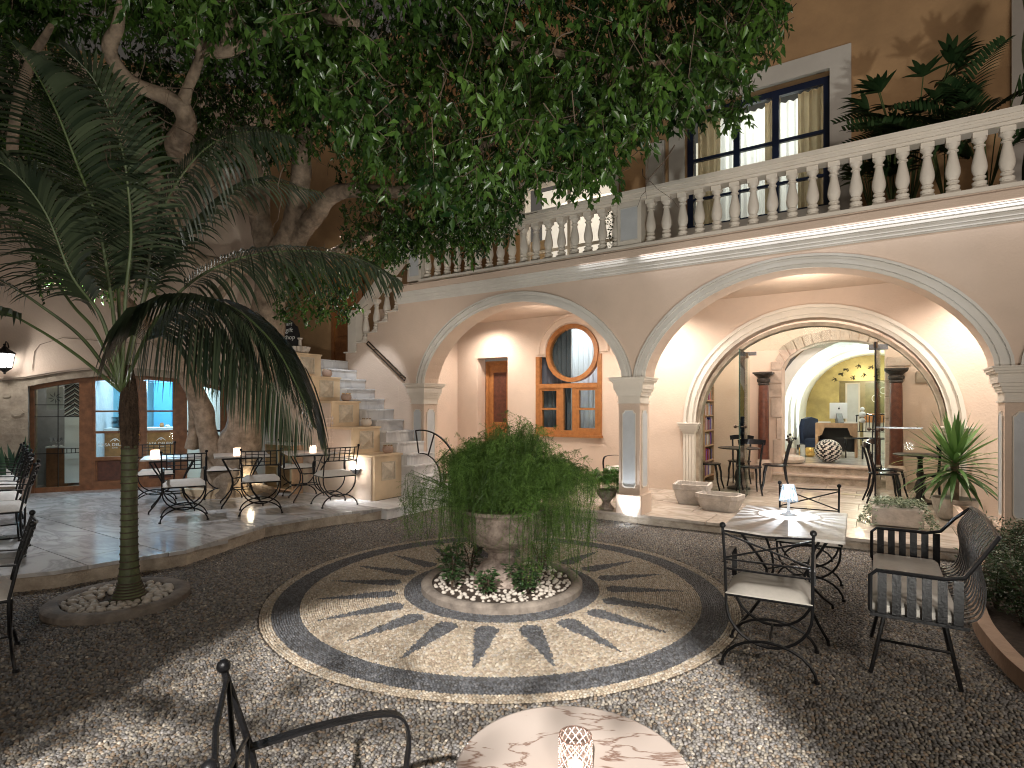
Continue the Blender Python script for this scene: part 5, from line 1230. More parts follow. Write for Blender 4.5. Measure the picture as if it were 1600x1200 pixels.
# asparagus fern: hundreds of hanging, branching stems clad in needles
def asparagus():
    P_, D_, L_, tone = [], [], [], []; stems = MB()
    def spray(p0, path, needle, dens, nl, t0):
        for k in range(len(path) - 1):
            a, b = path[k], path[k + 1]; m_ = max(1, int((b - a).length * dens))
            for j in range(m_):
                p = a.lerp(b, (j + random.random()) / m_)
                for _ in range(nl):
                    v = Vector((random.gauss(0, 1), random.gauss(0, 1), random.gauss(0, .8))).normalized(); P_.append(p); D_.append(v); L_.append(needle * random.uniform(.6, 1.25)); tone.append(min(1, max(0, t0 + random.uniform(-.2, .2))))
    N = 2000
    for i in range(N):
        a = random.uniform(0, 2 * PI); side = math.cos(a); front = -math.sin(a)
        re = (random.uniform(.06, .68) ** .68 if i % 2 else random.uniform(.40, .66)) * random.uniform(.88, 1.06) * (1.15 if side > 0 else .80 + .10 * (1 + side))
        zp = .98 + .40 * (1 - (re / .78) ** 1.6) * random.uniform(.7, 1.12) + .10 * side * (re < .5) + random.gauss(0, .03)
        if re > .33:
            low = .64 if (front > 0 and abs(side + .05) < .36) else .16 if side > .22 else (.34 if side < -.30 else .50)
            ze = low + (.9 - low) * random.random() ** 1.5 if random.random() < .85 else zp - .1
        else: ze = zp - random.uniform(.02, .22)
        if random.random() < .05: zp += random.uniform(.04, .14); ze = zp - .02
        if side < -.6 and random.random() < .10: re = random.uniform(.70, .90); zp = random.uniform(.75, 1.0); ze = random.uniform(.35, .7)
        if noise.noise(Vector((math.cos(a) * 2.2, math.sin(a) * 2.2, re * 3))) < -.24: continue
        path = []; tw = random.uniform(-.35, .35); ns = 15
        for k in range(ns + 1):
            u = k / ns; v = min(1, u / .55); r_ = .08 + (re - .08) * (1 - (1 - v) ** 1.8); z = .64 + (zp - .64) * math.sin(v * PI / 2) ** .9
            if u > .45: z -= (zp - ze) * ((u - .45) / .55) ** 1.3
            aa = a + tw * u; path.append(Vector((r_ * math.cos(aa) + random.gauss(0, .009), r_ * math.sin(aa) + random.gauss(0, .009), max(.05, z))))
        t0 = random.uniform(.25, .95)
        if i % 3 == 0: stems.tube(path, .0018, 3, cap=False)
        spray(a, path, .019, 78, 3, t0)
        for k in range(3, ns, 1):     # side shoots
            if random.random() < .75:
                v = Vector((random.gauss(0, 1), random.gauss(0, 1), random.gauss(-.5, .5))).normalized(); l = random.uniform(.04, .12)
                spray(a, [path[k], path[k] + v * l + Vector((0, 0, -.02))], .015, 110, 3, t0)
    n = len(P_); P_ = np.array([tuple(p) for p in P_]); D_ = np.array([tuple(p) for p in D_]); L_ = np.array(L_)
    up = np.cross(D_, rng.normal(size=(n, 3))); up /= np.linalg.norm(up, axis=1, keepdims=True) + 1e-9
    V = np.stack([P_ - up * .0012, P_ + up * .0012, P_ + D_ * L_[:, None]], 1).reshape(-1, 3)
    me = fastmesh('fern_needles', V, np.arange(3 * n).reshape(-1, 3), 'leaf_fern', np.repeat(tone, 3)); return me, stems, n
af = thing('asparagus_fern', 'huge feathery asparagus fern cascading over the central stone urn', 'fern', (MC.x, MC.y, .045))
me, stems, nn_ = asparagus(); link('needles', me, af, 'stuff'); stems.build('stems', 'leaf_fern', af)['kind'] = 'stuff'
print('needles', nn_)
def shrub(name, lab, cat, loc, rad, h, N, leaf, m, asp=.4, group=None, lo=.1, hi=1, stems_=8, droop=.2):
    c = thing(name, lab, cat, loc, 0, group); P_, D_, U_, L_, W_ = [], [], [], [], []; st = MB()
    for i in range(stems_):
        a = random.uniform(0, 2 * PI); rr = rad * math.sqrt(random.random()); st.tube([(0, 0, 0), (rr * .4 * math.cos(a), rr * .4 * math.sin(a), h * .5), (rr * math.cos(a), rr * math.sin(a), h * random.uniform(.7, 1))], .004, 4)
        per = N // stems_
        for k in range(per):
            u = .2 + .8 * (k / per); b = Vector((rr * (u ** .8) * math.cos(a), rr * (u ** .8) * math.sin(a), h * u)) + Vector((random.gauss(0, rad * .22), random.gauss(0, rad * .22), random.gauss(0, h * .06)))
            b.z = max(.02, b.z)
            v = Vector((b.x, b.y, 0)); v = (v.normalized() if v.length > 1e-3 else v) + Vector((random.gauss(0, .6), random.gauss(0, .6), random.uniform(-droop, .7)))
            P_.append(b); D_.append(v); U_.append((random.gauss(0, .4), random.gauss(0, .4), 1)); L_.append(leaf * random.uniform(.6, 1.2)); W_.append(leaf * asp * random.uniform(.8, 1.1))
    st.build('stems', 'twig', c)['kind'] = 'stuff'; mk_leaves('foliage', (P_, D_, U_, L_, W_), m, c, .15, lo=lo, hi=hi); return c
shrub('bed_shrub', 'leafy small shrub at the left rim of the central urn bed', 'plant', (MC.x - .42, MC.y - .22, .05), .13, .36, 300, .06, 'leaf_dark', .5, lo=.3)
shrub('bed_shrub', 'small round-leaved plant in front of the urn foot', 'plant', (MC.x - .12, MC.y - .42, .05), .10, .20, 170, .05, 'leaf_dark', .6, lo=.5)
shrub('bed_shrub', 'low spreading green plant at the right front of the central urn bed', 'plant', (MC.x + .22, MC.y - .36, .05), .16, .22, 330, .055, 'leaf_dark', .5, lo=.4)
shrub('bed_shrub', 'dark shrub behind the left side of the urn foot', 'plant', (MC.x - .30, MC.y + .22, .05), .14, .34, 300, .045, 'leaf_dark', .4)
shrub('bed_shrub', 'pale leaved shrub behind the right side of the urn foot', 'plant', (MC.x + .36, MC.y + .18, .05), .15, .30, 300, .035, 'leaf_ivy', .5)
# ---- palm
pb = thing('palm_bed', 'round stone-kerbed ring of white stones at the foot of the palm', 'planting bed', tuple(PALM))
kerb(pb, PR, .12, .06, 'kerb_stone'); q = MB(); q.lathe([(.40, 0), (.40, .025)], 30); q.build('soil', 'soil', pb)
scatter_stones(pb, 130, .15, .37, .03, .022, .05)
pm = thing('kentia_palm', 'kentia palm with a ringed green trunk and long drooping fronds on the left', 'palm tree', (PALM.x + .08, PALM.y, .02))
q = MB(); prof = []
zz = 0
def tr_r(z): return .056 + .075 * math.exp(-z / .10) + .012 * math.exp(-z / .5)
for k in range(150):
    z = k * .0085; prof.append((tr_r(z) * (1 + .012 * math.sin(z * 40)), z))
q.lathe([(r_, z) for r_, z in prof if z < 1.26], 20); q.build('trunk', 'palm_trunk', pm, True)
z = .03
while z < 1.24: q = MB(); r_ = tr_r(z); q.lathe([(r_ - .002, z - .005), (r_ + .006, z - .003), (r_ + .006, z + .003), (r_ - .002, z + .006)], 20); q.build('trunk_ring', 'palm_ring', pm, True); z += random.uniform(.048, .066) if z > .12 else .022
q = MB(); q.lathe([(.056, 1.24), (.060, 1.30), (.065, 1.42), (.066, 1.55), (.062, 1.66), (.045, 1.78), (.02, 1.92)], 18, wob=.12); q.build('crown_shaft', 'palm_fibre', pm)
q = MB()
for k in range(260):
    a = random.uniform(0, 2 * PI); z = random.uniform(1.25, 1.92); r_ = np.interp(z, [1.22, 1.42, 1.68, 1.95], [.066, .072, .060, .02]); l = random.uniform(.03, .10)
    q.add([(r_ * math.cos(a), r_ * math.sin(a), z), (r_ * math.cos(a + .06), r_ * math.sin(a + .06), z), ((r_ + .03) * math.cos(a), (r_ + .03) * math.sin(a), z - l if k % 3 else z + l)], [(0, 1, 2)])
o = q.build('fibres', 'palm_fibre', pm); o['kind'] = 'stuff'
def palm_frond(parent, pts, leaf0, start=.28, lmax=.62, droop=.55, spread=1.0, n=70, r0=.016, mw=.030, tone=(.1, .9), side=None, origin=None):
    org = Vector(parent.location) if origin is None else origin
    path = spline([Vector(p) - org for p in pts], 10); m_ = len(path)
    rach = MB(); rach.tube(path, [r0 * (1 - .85 * i / (m_ - 1)) for i in range(m_)], 6); fo = rach.build('frond', 'petiole', parent, True)
    V, Fq, T = [], [], []
    L_ = [0]
    for a, b in zip(path[:-1], path[1:]): L_.append(L_[-1] + (b - a).length)
    tot = L_[-1]
    for k in range(n):
        u = start + (1 - start) * (k + .5) / n; d = u * tot; i = min(m_ - 2, max(0, int(np.searchsorted(L_, d) - 1))); f = (d - L_[i]) / (L_[i + 1] - L_[i] + 1e-9)
        p = path[i].lerp(path[i + 1], f); t = (path[i + 1] - path[i]).normalized(); sd = t.cross(Vector((0, 0, 1)))
        if sd.length < .05: sd = Vector((1, 0, 0))
        sd.normalize(); w = (u - start) / (1 - start); ll = lmax * (math.sin(PI * min(1, .22 + .78 * w)) ** .7 * .85 + .18) * random.uniform(.88, 1.08)
        if w > .93: ll *= .8
        for sg in (-1, 1):
            dr = droop * random.uniform(.75, 1.25); fw = .45 + .5 * w
            d0 = (sd * sg * spread + t * fw + Vector((0, 0, .12))).normalized(); nseg = 6; q_ = p.copy(); pr_ = []
            for s_ in range(nseg + 1):
                v = s_ / nseg; pr_.append(q_.copy()); d1 = (d0 + Vector((0, 0, -dr * 2.2 * v ** 1.1))).normalized(); q_ = q_ + d1 * ll / nseg
            b0 = len(V); tt = random.uniform(*tone)
            for s_, c_ in enumerate(pr_):
                v = s_ / nseg; ww = mw * (.55 + 1.2 * v) * (1 - v) ** .75 * 1.15 if v > 0 else mw * .35
                dd = (pr_[min(s_ + 1, nseg)] - pr_[max(s_ - 1, 0)]).normalized(); wx_ = dd.cross(Vector((0, 0, 1)));
                if wx_.length < .15: wx_ = t.copy()
                wx_ = (wx_ * .6 + t * .55).normalized()
                V += [tuple(c_ - wx_ * ww * .5), tuple(c_ + wx_ * ww * .5)]; T += [tt, tt]
            for s_ in range(nseg): Fq.append((b0 + 2 * s_, b0 + 2 * s_ + 1, b0 + 2 * s_ + 3, b0 + 2 * s_ + 2))
    me = fastmesh('leaflets', V, Fq, 'leaf_palm', T, True); link('leaflets', me, fo, 'stuff'); return fo
K = P(190, 612, 4.58)     # where the fronds leave the crown shaft
pf_ = lambda *a: [K] + [P(*p) for p in a]
FR = [
 (pf_((172, 450, 4.5), (150, 338, 4.35), (120, 255, 4.1), (86, 169, 3.85), (50, 105, 3.6), (18, 66, 3.4)), dict(start=.30, lmax=.66, n=66, droop=.55, spread=1.0, mw=.034)),
 (pf_((225, 460, 4.7), (245, 350, 4.8), (285, 272, 4.85), (335, 222, 4.9), (395, 205, 4.9), (452, 212, 4.9)), dict(start=.34, lmax=.66, n=66, droop=1.6, tone=(0, .6), mw=.03)),
 (pf_((222, 540, 4.35), (255, 487, 4.1), (305, 468, 3.9), (365, 482, 3.75), (425, 535, 3.6), (468, 612, 3.5), (490, 668, 3.45)), dict(start=.20, lmax=.92, n=150, droop=2.8, mw=.046, tone=(0, .8), spread=.75)),
 (pf_((238, 510, 4.8), (300, 440, 4.9), (380, 402, 4.95), (470, 392, 5.0), (555, 402, 5.0), (622, 436, 5.0)), dict(start=.34, lmax=.72, n=74, droop=1.1, tone=(.1, .9), mw=.03)),
 (pf_((120, 555, 4.4), (60, 515, 4.2), (0, 486, 4.0), (-90, 470, 3.8), (-160, 500, 3.7)), dict(start=.55, lmax=.5, n=36)),
 (pf_((130, 530, 4.6), (60, 475, 4.5), (0, 437, 4.4), (-80, 400, 4.3), (-170, 410, 4.2)), dict(start=.52, lmax=.5, n=36)),
 (pf_((150, 520, 4.7), (112, 475, 4.75), (60, 400, 4.8), (10, 345, 4.8), (-60, 330, 4.8), (-120, 360, 4.8)), dict(start=.36, lmax=.55, n=50, droop=.8)),
 (pf_((186, 480, 4.8), (178, 380, 4.9), (140, 300, 5.0), (70, 262, 5.0), (0, 270, 5.0)), dict(start=.34, lmax=.55, n=52, droop=.6)),
 (pf_((214, 500, 5.0), (262, 400, 5.3), (330, 320, 5.6), (410, 285, 5.8), (500, 300, 5.9)), dict(start=.32, lmax=.6, n=52, droop=.7, tone=(.1, .9))),
 (pf_((196, 470, 4.4), (205, 360, 4.3), (190, 230, 4.2), (150, 130, 4.0), (95, 70, 3.8)), dict(start=.42, lmax=.5, n=46, droop=.35)),
 (pf_((160, 500, 4.5), (112, 430, 4.3), (70, 330, 4.1), (10, 260, 3.9), (-60, 240, 3.8)), dict(start=.36, lmax=.58, n=50, droop=.5)),
]
for pts, kw in FR: palm_frond(pm, pts, 0, **kw)
# ================================================================== the old ficus
fi = thing('ficus_tree', 'old many-stemmed ficus with pale twisted limbs spreading over the courtyard', 'tree', (-4.55, 9.35, .155))
FOg = Vector(fi.location)
def limb(nm, pts, rr, seed=0, n=10, sub=8):
    path = spline([Vector(p) - FOg for p in pts], sub); m_ = len(path); rs = list(np.interp(np.linspace(0, len(rr) - 1, m_), range(len(rr)), rr))
    V = []; up = None; nn = n
    q = MB(); q.tube(path, rs, nn)
    # knobbly bark: push vertices by noise
    out = []
    for i, v in enumerate(q.v):
        ring = min(i // nn, m_ - 1); c = path[ring]; d = Vector(v) - c; k = 1 + .20 * noise.noise(Vector(v) * 3.2 + Vector((seed, 0, 0))) + .10 * noise.noise(Vector(v) * 9)
        out.append(tuple(c + d * k))
    q.v = out; return q.build(nm, 'bark', fi, True)
B0 = P(385, 752, 9.3)
limb('trunk', [P(352, 778, 9.2), P(362, 742, 9.2), P(376, 690, 9.2), P(395, 610, 9.2), P(415, 520, 9.1), P(425, 440, 9.0), P(430, 400, 8.9)], [.52, .40, .31, .28, .27, .25, .22], 1, 16)
limb('trunk', [P(430, 410, 8.9), P(452, 372, 8.7), P(465, 315, 8.3), P(472, 250, 7.9), P(480, 200, 7.5), P(500, 140, 7.0)], [.22, .18, .145, .12, .10, .07], 2, 12)
limb('trunk', [P(428, 430, 9.0), P(412, 370, 8.9), P(402, 320, 8.6), P(395, 260, 8.3), P(370, 190, 7.8)], [.2, .165, .14, .11, .08], 3, 12)
limb('limb', [P(462, 378, 8.7), P(490, 340, 8.3), P(520, 305, 7.9), P(560, 296, 7.5), P(620, 300, 7.1), P(690, 280, 6.7)], [.14, .12, .11, .10, .075, .04], 4)
limb('limb', [P(450, 430, 8.9), P(500, 405, 8.6), P(545, 385, 8.3), P(580, 366, 8.0), P(640, 340, 7.6)], [.11, .09, .07, .06, .03], 5)
limb('trunk', [P(345, 770, 9.1), P(330, 700, 9.0), P(312, 630, 8.8), P(272, 552, 8.4), P(225, 505, 8.0), P(165, 450, 7.4), P(118, 412, 6.8), P(60, 380, 6.2)], [.26, .17, .14, .14, .13, .12, .10, .06], 6, 12)
limb('limb', [P(300, 700, 9.0), P(305, 640, 8.9), P(300, 580, 8.8), P(330, 480, 8.6), P(400, 400, 8.6)], [.10, .085, .08, .08, .06], 7)
limb('limb', [P(400, 420, 8.8), P(300, 400, 8.0), P(255, 300, 7.0), P(215, 235, 6.4), P(165, 190, 5.9)], [.13, .11, .10, .085, .05], 8)
limb('limb', [P(395, 330, 8.6), P(340, 290, 7.0), P(285, 245, 6.0), P(278, 222, 5.8), P(292, 195, 5.6), P(283, 165, 5.5)], [.10, .10, .10, .115, .10, .085], 9)
limb('limb', [P(283, 168, 5.5), P(255, 150, 5.4), P(205, 128, 5.3), P(178, 95, 5.2), P(172, 70, 5.1), P(184, 40, 5.0), P(190, 0, 4.9)], [.085, .075, .065, .060, .062, .045, .03], 10)
limb('limb', [P(283, 168, 5.5), P(292, 140, 5.5), P(305, 110, 5.5), P(312, 82, 5.4), P(300, 50, 5.3), P(270, 20, 5.2)], [.07, .05, .045, .04, .035, .03], 11)
limb('limb', [P(260, 35, 5.6), P(300, 68, 5.5), P(350, 80, 5.4), P(400, 58, 5.3), P(440, 48, 5.2), P(500, 30, 5.0), P(560, 36, 4.9)], [.07, .065, .06, .055, .05, .045, .03], 12)
limb('limb', [P(352, 78, 5.4), P(358, 40, 5.3), P(372, 8, 5.2), P(400, -20, 5.1)], [.05, .045, .045, .04], 13)
limb('limb', [P(500, 140, 7.0), P(600, 80, 6.2), P(720, 60, 5.6), P(850, 80, 5.3), P(960, 100, 5.3)], [.07, .065, .05, .04, .02], 14)
limb('limb', [P(690, 280, 6.7), P(800, 200, 6.2), P(950, 120, 5.8), P(1080, 90, 5.6)], [.05, .045, .035, .02], 15)
limb('limb', [P(480, 200, 7.5), P(560, 160, 6.6), P(640, 200, 6.0), P(700, 260, 5.8)], [.06, .05, .035, .02], 16)
limb('limb', [P(60, 380, 6.2), P(20, 250, 5.4), P(40, 120, 4.8), P(80, 40, 4.4)], [.05, .045, .04, .02], 17)
# roots gripping the planter
for k, (a, b) in enumerate((((330, 745), (300, 770)), ((390, 750), (425, 775)), ((360, 745), (362, 782)), ((345, 740), (330, 778)))):
    limb('root', [P(a[0], a[1] - 40, 9.2), P(a[0], a[1], 9.1), P(b[0], b[1] - 8, 8.9), P(b[0] + 4, b[1], 8.85)], [.08, .075, .06, .03], 20 + k, 8)
tp = thing('tree_planter', 'low round plastered planter wall around the foot of the big tree', 'planter', (P(350, 760, 9.35).x, 9.35, .155))
q = MB(); q.lathe([(.62, 0), (.64, .15), (.60, .155), (.52, .155), (.52, .09)], 36); q.build('rim', 'sandblock', tp, True); q = MB(); q.lathe([(.53, .0), (.53, .10)], 30); q.build('soil', 'soil', tp)
# ---- crown
def crown():
    xs = np.array([-260, 0, 60, 140, 200, 260, 330, 420, 500, 545, 600, 660, 720, 780, 815, 850, 900, 950, 1000, 1040, 1080, 1120, 1160, 1200, 1222])
    near = np.array([120, 90, 70, 60, 60, 65, 95, 120, 215, 260, 300, 330, 350, 355, 290, 268, 282, 268, 255, 222, 185, 168, 142, 105, 50])
    far = np.array([330, 345, 350, 380, 330, 300, 290, 280, 250, 285, 395, 400, 385, 360, 300, 255, 240, 230, 210, 185, 160, 145, 115, 80, 35])
    C = []
    def add(N, dlo, dhi, prof, ylo, pw=1.0):
        k = 0
        while k < N:
            px = random.uniform(-420, 1222); yb = np.interp(px, xs, prof); py = ylo + (yb - ylo) * random.random() ** pw
            d = random.uniform(dlo, dhi)
            jag = 22 * noise.noise(Vector((px * .02, d * 1.1, 0))) + 12 * noise.noise(Vector((px * .07, d, 4)))
            if px > 1120: 
                if py > yb + jag * .5 - 10: continue
            p = P(px, py + jag - 18, d)
            if noise.noise(p * 1.05) < -.20: continue            # gaps
            if p.z > 6.9 or p.z < 1.9: continue
            s_, t_ = st_of(p.x, p.y)
            if t_ > -.35 and p.z < 4.9: continue
            if t_ > 1.9: continue
            # keep the view of the main limbs fairly open
            if px < 470 and d < 5.3 and 60 < py < 330 and random.random() < .93: continue
            C.append((p, d)); k += 1
    add(1250, 3.6, 5.0, near, -330, .8); add(3900, 4.8, 6.6, near, -260, .75); add(4300, 6.2, 8.6, far, -120, .8); add(1500, 7.8, 9.6, far, 0, .8)
    # low sprays: over the door by the stairs, left under the palm, and tips hanging before the balustrade
    for (x0, x1, y0, y1, d0, d1, N) in ((432, 560, 415, 500, 7.6, 8.6, 120), (540, 640, 330, 420, 7.5, 8.5, 110), (60, 240, 395, 455, 6.6, 8.2, 90), (810, 960, 240, 292, 4.6, 5.4, 50), (1040, 1170, 120, 195, 5.2, 6.2, 60), (600, 760, 330, 398, 6.5, 7.8, 210), (700, 815, 300, 372, 6.0, 7.4, 130)):
        for _ in range(N): C.append((P(random.uniform(x0, x1), random.uniform(y0, y1), random.uniform(d0, d1)), d0))
    return C
CR = crown(); P_, D_, U_, L_, W_, T_ = [], [], [], [], [], []; tw = MB()
for (p, d) in CR:
    n_ = random.randint(11, 18); ln_ = random.uniform(.20, .42); dirx = Vector((random.gauss(0, .7), random.gauss(0, .7), -1.0 + random.gauss(0, .45))).normalized()
    a = p - dirx * ln_ * .5; tone = min(1, max(0, .45 + .55 * noise.noise(p * 1.7) + random.gauss(0, .12)))
    curv = Vector((random.gauss(0, .05), random.gauss(0, .05), -.05)); mid = a + dirx * ln_ * .5 - curv; end = a + dirx * ln_
    if random.random() < .35: tw.tube([a - dirx * random.uniform(.05, .3), a, mid, end], [.004, .0035, .0025, .001], 3, cap=False)
    for k in range(n_):
        u = (k + .5) / n_; b = (a.lerp(mid, u * 2) if u < .5 else mid.lerp(end, u * 2 - 1))
        v = Vector((random.gauss(0, .6), random.gauss(0, .6), random.gauss(-.55, .35))) + dirx * .35
        P_.append(tuple(b)); D_.append(tuple(v)); U_.append((random.gauss(0, .7), random.gauss(0, .7) - .3, random.gauss(.4, .5))); kf = 1.22 if d < 5.4 else 1.0; L_.append(random.uniform(.052, .092) * kf); W_.append(random.uniform(.026, .043) * kf); T_.append(min(1, max(0, tone + random.uniform(-.22, .22))))
me = leaves('leaves', np.array(P_), np.array(D_), np.array(U_), np.array(L_), np.array(W_), 'leaf_ficus', np.array(T_), .14, bend=.12)
crn = link('crown', me, fi, 'stuff'); crn.location = -FOg
tw.v = [(x - FOg.x, y - FOg.y, z - FOg.z) for x, y, z in tw.v]; tw.build('twigs', 'twig', fi)['kind'] = 'stuff'
q = MB()
for k in range(70):
    p = P(random.uniform(60, 1060), random.uniform(0, 280), random.uniform(3.8, 6.5)); 
    if p.x > .5 and p.z < 3.4: continue
    path = [p]; v = Vector((random.gauss(0, 1), random.gauss(0, 1), random.gauss(-.3, .5))).normalized()
    for j in range(7): v = (v + Vector((random.gauss(0, .45), random.gauss(0, .45), random.gauss(-.12, .4)))).normalized(); path.append(path[-1] + v * random.uniform(.05, .13))
    r_ = random.uniform(.003, .007); q.tube(path, [r_ * (1 - .1 * j) for j in range(8)], 4, cap=False)
q.v = [(x - FOg.x, y - FOg.y, z - FOg.z) for x, y, z in q.v]; q.build('twigs', 'twig', fi)['kind'] = 'stuff'
print('ficus leaves', len(P_))
# unseen overhanging branch, added behind the camera to dapple the floodlight
ob = thing('overhanging_branch', 'unseen leafy ficus branch hanging over the foreground above the camera', 'branch', (-1.6, -1.6, 3.2))
P_, D_, U_, L_, W_ = [], [], [], [], []
for k in range(520):
    a = random.random(); c = Vector((-1.5 + 2.6 * a, -.2 + random.gauss(0, .3), .15 * math.sin(6 * a) + random.gauss(0, .28) + .25)); 
    if noise.noise(c * 1.8) < -.02: continue
    for j in range(12): P_.append(tuple(c + Vector((random.gauss(0, .12), random.gauss(0, .12), random.gauss(0, .10))))); D_.append((random.gauss(0, 1), random.gauss(0, 1), -.6)); U_.append((random.gauss(0, 1), random.gauss(0, 1), 1)); L_.append(.08); W_.append(.035)
mk_leaves('leaves', (P_, D_, U_, L_, W_), 'leaf_ficus', ob)
q = MB(); q.tube(spline([(-3.6, 7.8, .2), (-3.7, 5.5, .45), (-3.3, 3.0, .6), (-2.6, .8, .4), (-1.7, 0, .3)], 5), .045, 6); q.tube([(-1.7, 0, .3), (-.6, .1, .35), (.4, -.1, .25), (1.3, -.2, .4)], [.04, .03, .02, .01], 6); q.build('bough', 'bark', ob)
# ---- blade-leaved plants
def blade(mb, base, d, L_, w_, droop, T, tone, twist=0):
    n = 8; d = Vector(d).normalized(); p = Vector(base); x = d.cross(Vector((0, 0, 1)));
    x = x.normalized() if x.length > .05 else Vector((1, 0, 0))
    b0 = len(mb.v); vs = []
    for i in range(n + 1):
        u = i / n; ww = w_ * (.75 + .5 * math.sin(PI * min(u * 1.1, 1) * .8)) * (1 - u ** 3) ** .9; c = Vector(p)
        up_ = x.cross(d).normalized()
        vs += [c - x * ww / 2 + up_ * ww * .12, c - Vector((0, 0, 0)), c + x * ww / 2 + up_ * ww * .12]
        d = (d + Vector((0, 0, -droop * (u ** 1.3) * 2.4 / n * 1.2))).normalized(); p = p + d * (L_ / n)
    T += [tone] * len(vs)
    fs = []
    for i in range(n):
        k = 3 * i; fs += [(k, k + 1, k + 4, k + 3), (k + 1, k + 2, k + 5, k + 4)]
    mb.add(vs, fs)
def blade_obj(nm, mb, T, m, parent, kind='stuff'):
    me = fastmesh(nm, np.array([tuple(v) for v in mb.v]), np.array(mb.f), m, T, True); return link(nm, me, parent, kind)
YX, YY = G(1492, 812, .13).x, G(1492, 812, .13).y
yu = thing('potted_yucca', 'large potted yucca with stiff sword leaves beside the right pillar', 'potted plant', (YX, YY, .131))
q = MB(); q.lathe([(.15, 0), (.20, .04), (.235, .18), (.25, .26), (.255, .28), (.23, .28), (.22, .24)], 26); q.build('pot', 'basin_stone', yu, True)
q = MB(); q.tube([(0, 0, .2), (.01, 0, .48), (0, .01, .76)], [.045, .04, .05], 10); q.build('trunk', 'bark', yu)
for k in range(92):
    u = (k + .5) / 92; a = k * 2.399; el = R(86 - 118 * u ** .85); T = []; mb = MB()
    d = (math.cos(a) * math.cos(el), math.sin(a) * math.cos(el), math.sin(el)); l_ = random.uniform(.60, .82) * (.9 if u < .3 else 1)
    blade(mb, (0, 0, .80 - .20 * u), d, l_, .050 * random.uniform(.85, 1.15), (.10 if u < .4 else .55) * random.uniform(.6, 1.4), T, random.uniform(.2, .9) if u < .6 else random.uniform(0, .5))
    me = fastmesh('leaf', np.array([tuple(v) for v in mb.v]), np.array(mb.f), 'leaf_yucca', T, True); link('leaf', me, yu)
iv = thing('ivy_trough', 'stone trough overgrown with pale variegated ivy in front of the glass door', 'potted plant', (G(1402, 822, .13).x, G(1402, 822, .13).y, .131), -TH)
q = MB(); q.bbox(-.26, .26, -.14, .14, .02, .24, .02); q.build('trough', 'basin_stone', iv)
P_, D_, U_, L_, W_ = [], [], [], [], []
for k in range(1500):
    a = random.uniform(0, 2 * PI); rr = random.random() ** .6; x, y = .42 * rr * math.cos(a), .26 * rr * math.sin(a); z = .30 - .30 * max(0, rr - .62) / .38 + random.gauss(0, .03)
    if abs(x) < .2 and y < -.12 and z < .25: continue
    P_.append((x, y, max(.03, z))); D_.append((random.gauss(0, 1) + x * 2, random.gauss(0, 1) + y * 2, random.gauss(-.3, .4))); U_.append((random.gauss(0, .5), random.gauss(0, .5), 1)); L_.append(random.uniform(.025, .045)); W_.append(random.uniform(.018, .03))
mk_leaves('foliage', (P_, D_, U_, L_, W_), 'leaf_ivy', iv)
# box behind the right pillar
tb = fthing('plastered_planter', 'low plastered planting box attached behind the right pillar', 'planter', 3.72, .10, .131)
q = MB(); q.box(-.06, .16, .02, .08, 0, .22); q.box(-.06, .0, .08, 1.5, 0, .22); q.box(.10, .16, .3, 1.5, 0, .22); q.box(-.06, .16, 1.5, 1.56, 0, .22); q.build('box', 'plaster', tb); q = MB(); q.box(.0, .10, .08, 1.5, .0, .17); q.build('soil', 'soil', tb)
# right flower bed in the foreground
rb = thing('right_bed', 'curved terracotta-edged bed of bushy green plants at the right frame edge', 'planting bed', (4.05, 3.75, 0))
q = MB()
pts = [G(1531, 885), G(1522, 925), G(1532, 980), G(1556, 1020), G(1600, 1068), G(1680, 1130)]; pts = spline([p - Vector(rb.location) for p in pts], 6)
q.bar([p + Vector((0, 0, .05)) for p in pts], .09, .11); q.build('kerb', 'terracotta_pale', rb, True)
q = MB(); pl_ = [(p.x, p.y) for p in pts] + [(.6, -1.2), (1.2, .0), (.8, 1.6)]; q.prism(pl_, 0, .05); q.build('soil', 'soil', rb)
for k, (px, py, h, rad) in enumerate(((1556, 900, .50, .22), (1580, 935, .48, .24), (1556, 960, .42, .20), (1600, 990, .50, .25), (1600, 900, .42, .24), (1640, 1010, .5, .25))):
    p = G(px, py); shrub('bed_plant', ['tall bushy green plant at the back corner of the right bed', 'bushy plant in the middle of the right bed', 'leafy plant spilling over the kerb of the right bed', 'nearest bushy plant of the right bed at the frame edge', 'bushy plant beside the right pillar foot', 'bushy plant at the frame edge of the right bed'][k], 'plant', (p.x, p.y, .03), rad, h, 1300, .042, 'leaf_dark', .38, 'plants of the right bed', lo=.2, stems_=16)
# left sword-leaved plants
for k, (px, py, d) in enumerate(((8, 735, 8.2), (28, 735, 8.8))):
    p = P(px, py, d); c = thing('sansevieria', ['dark sword-leaved plant at the far left edge of the terrace', 'sword-leaved plant against the stone wall, left of the glazed arch'][k], 'plant', (p.x, p.y, .155), 0, 'sword-leaved plants')
    q = MB(); q.lathe([(.14, 0), (.19, .30), (.17, .30)], 16); q.build('pot', 'clay', c, True); T = []; mb = MB()
    for j in range(16): a = random.uniform(0, 6.28); blade(mb, (.08 * math.cos(a), .08 * math.sin(a), .28), (.28 * math.cos(a), .28 * math.sin(a), 1), random.uniform(.45, .75), .06, .02, T, random.uniform(0, 1))
    blade_obj('leaves', mb, T, 'leaf_snake', c)
bx = cthing('green_shrub', 'small bright shrub inside the loggia beyond the central fern', 'plant', 0, 0); bx.location = F(-3.0, .75, .131); bx.rotation_euler = (0, 0, 0)
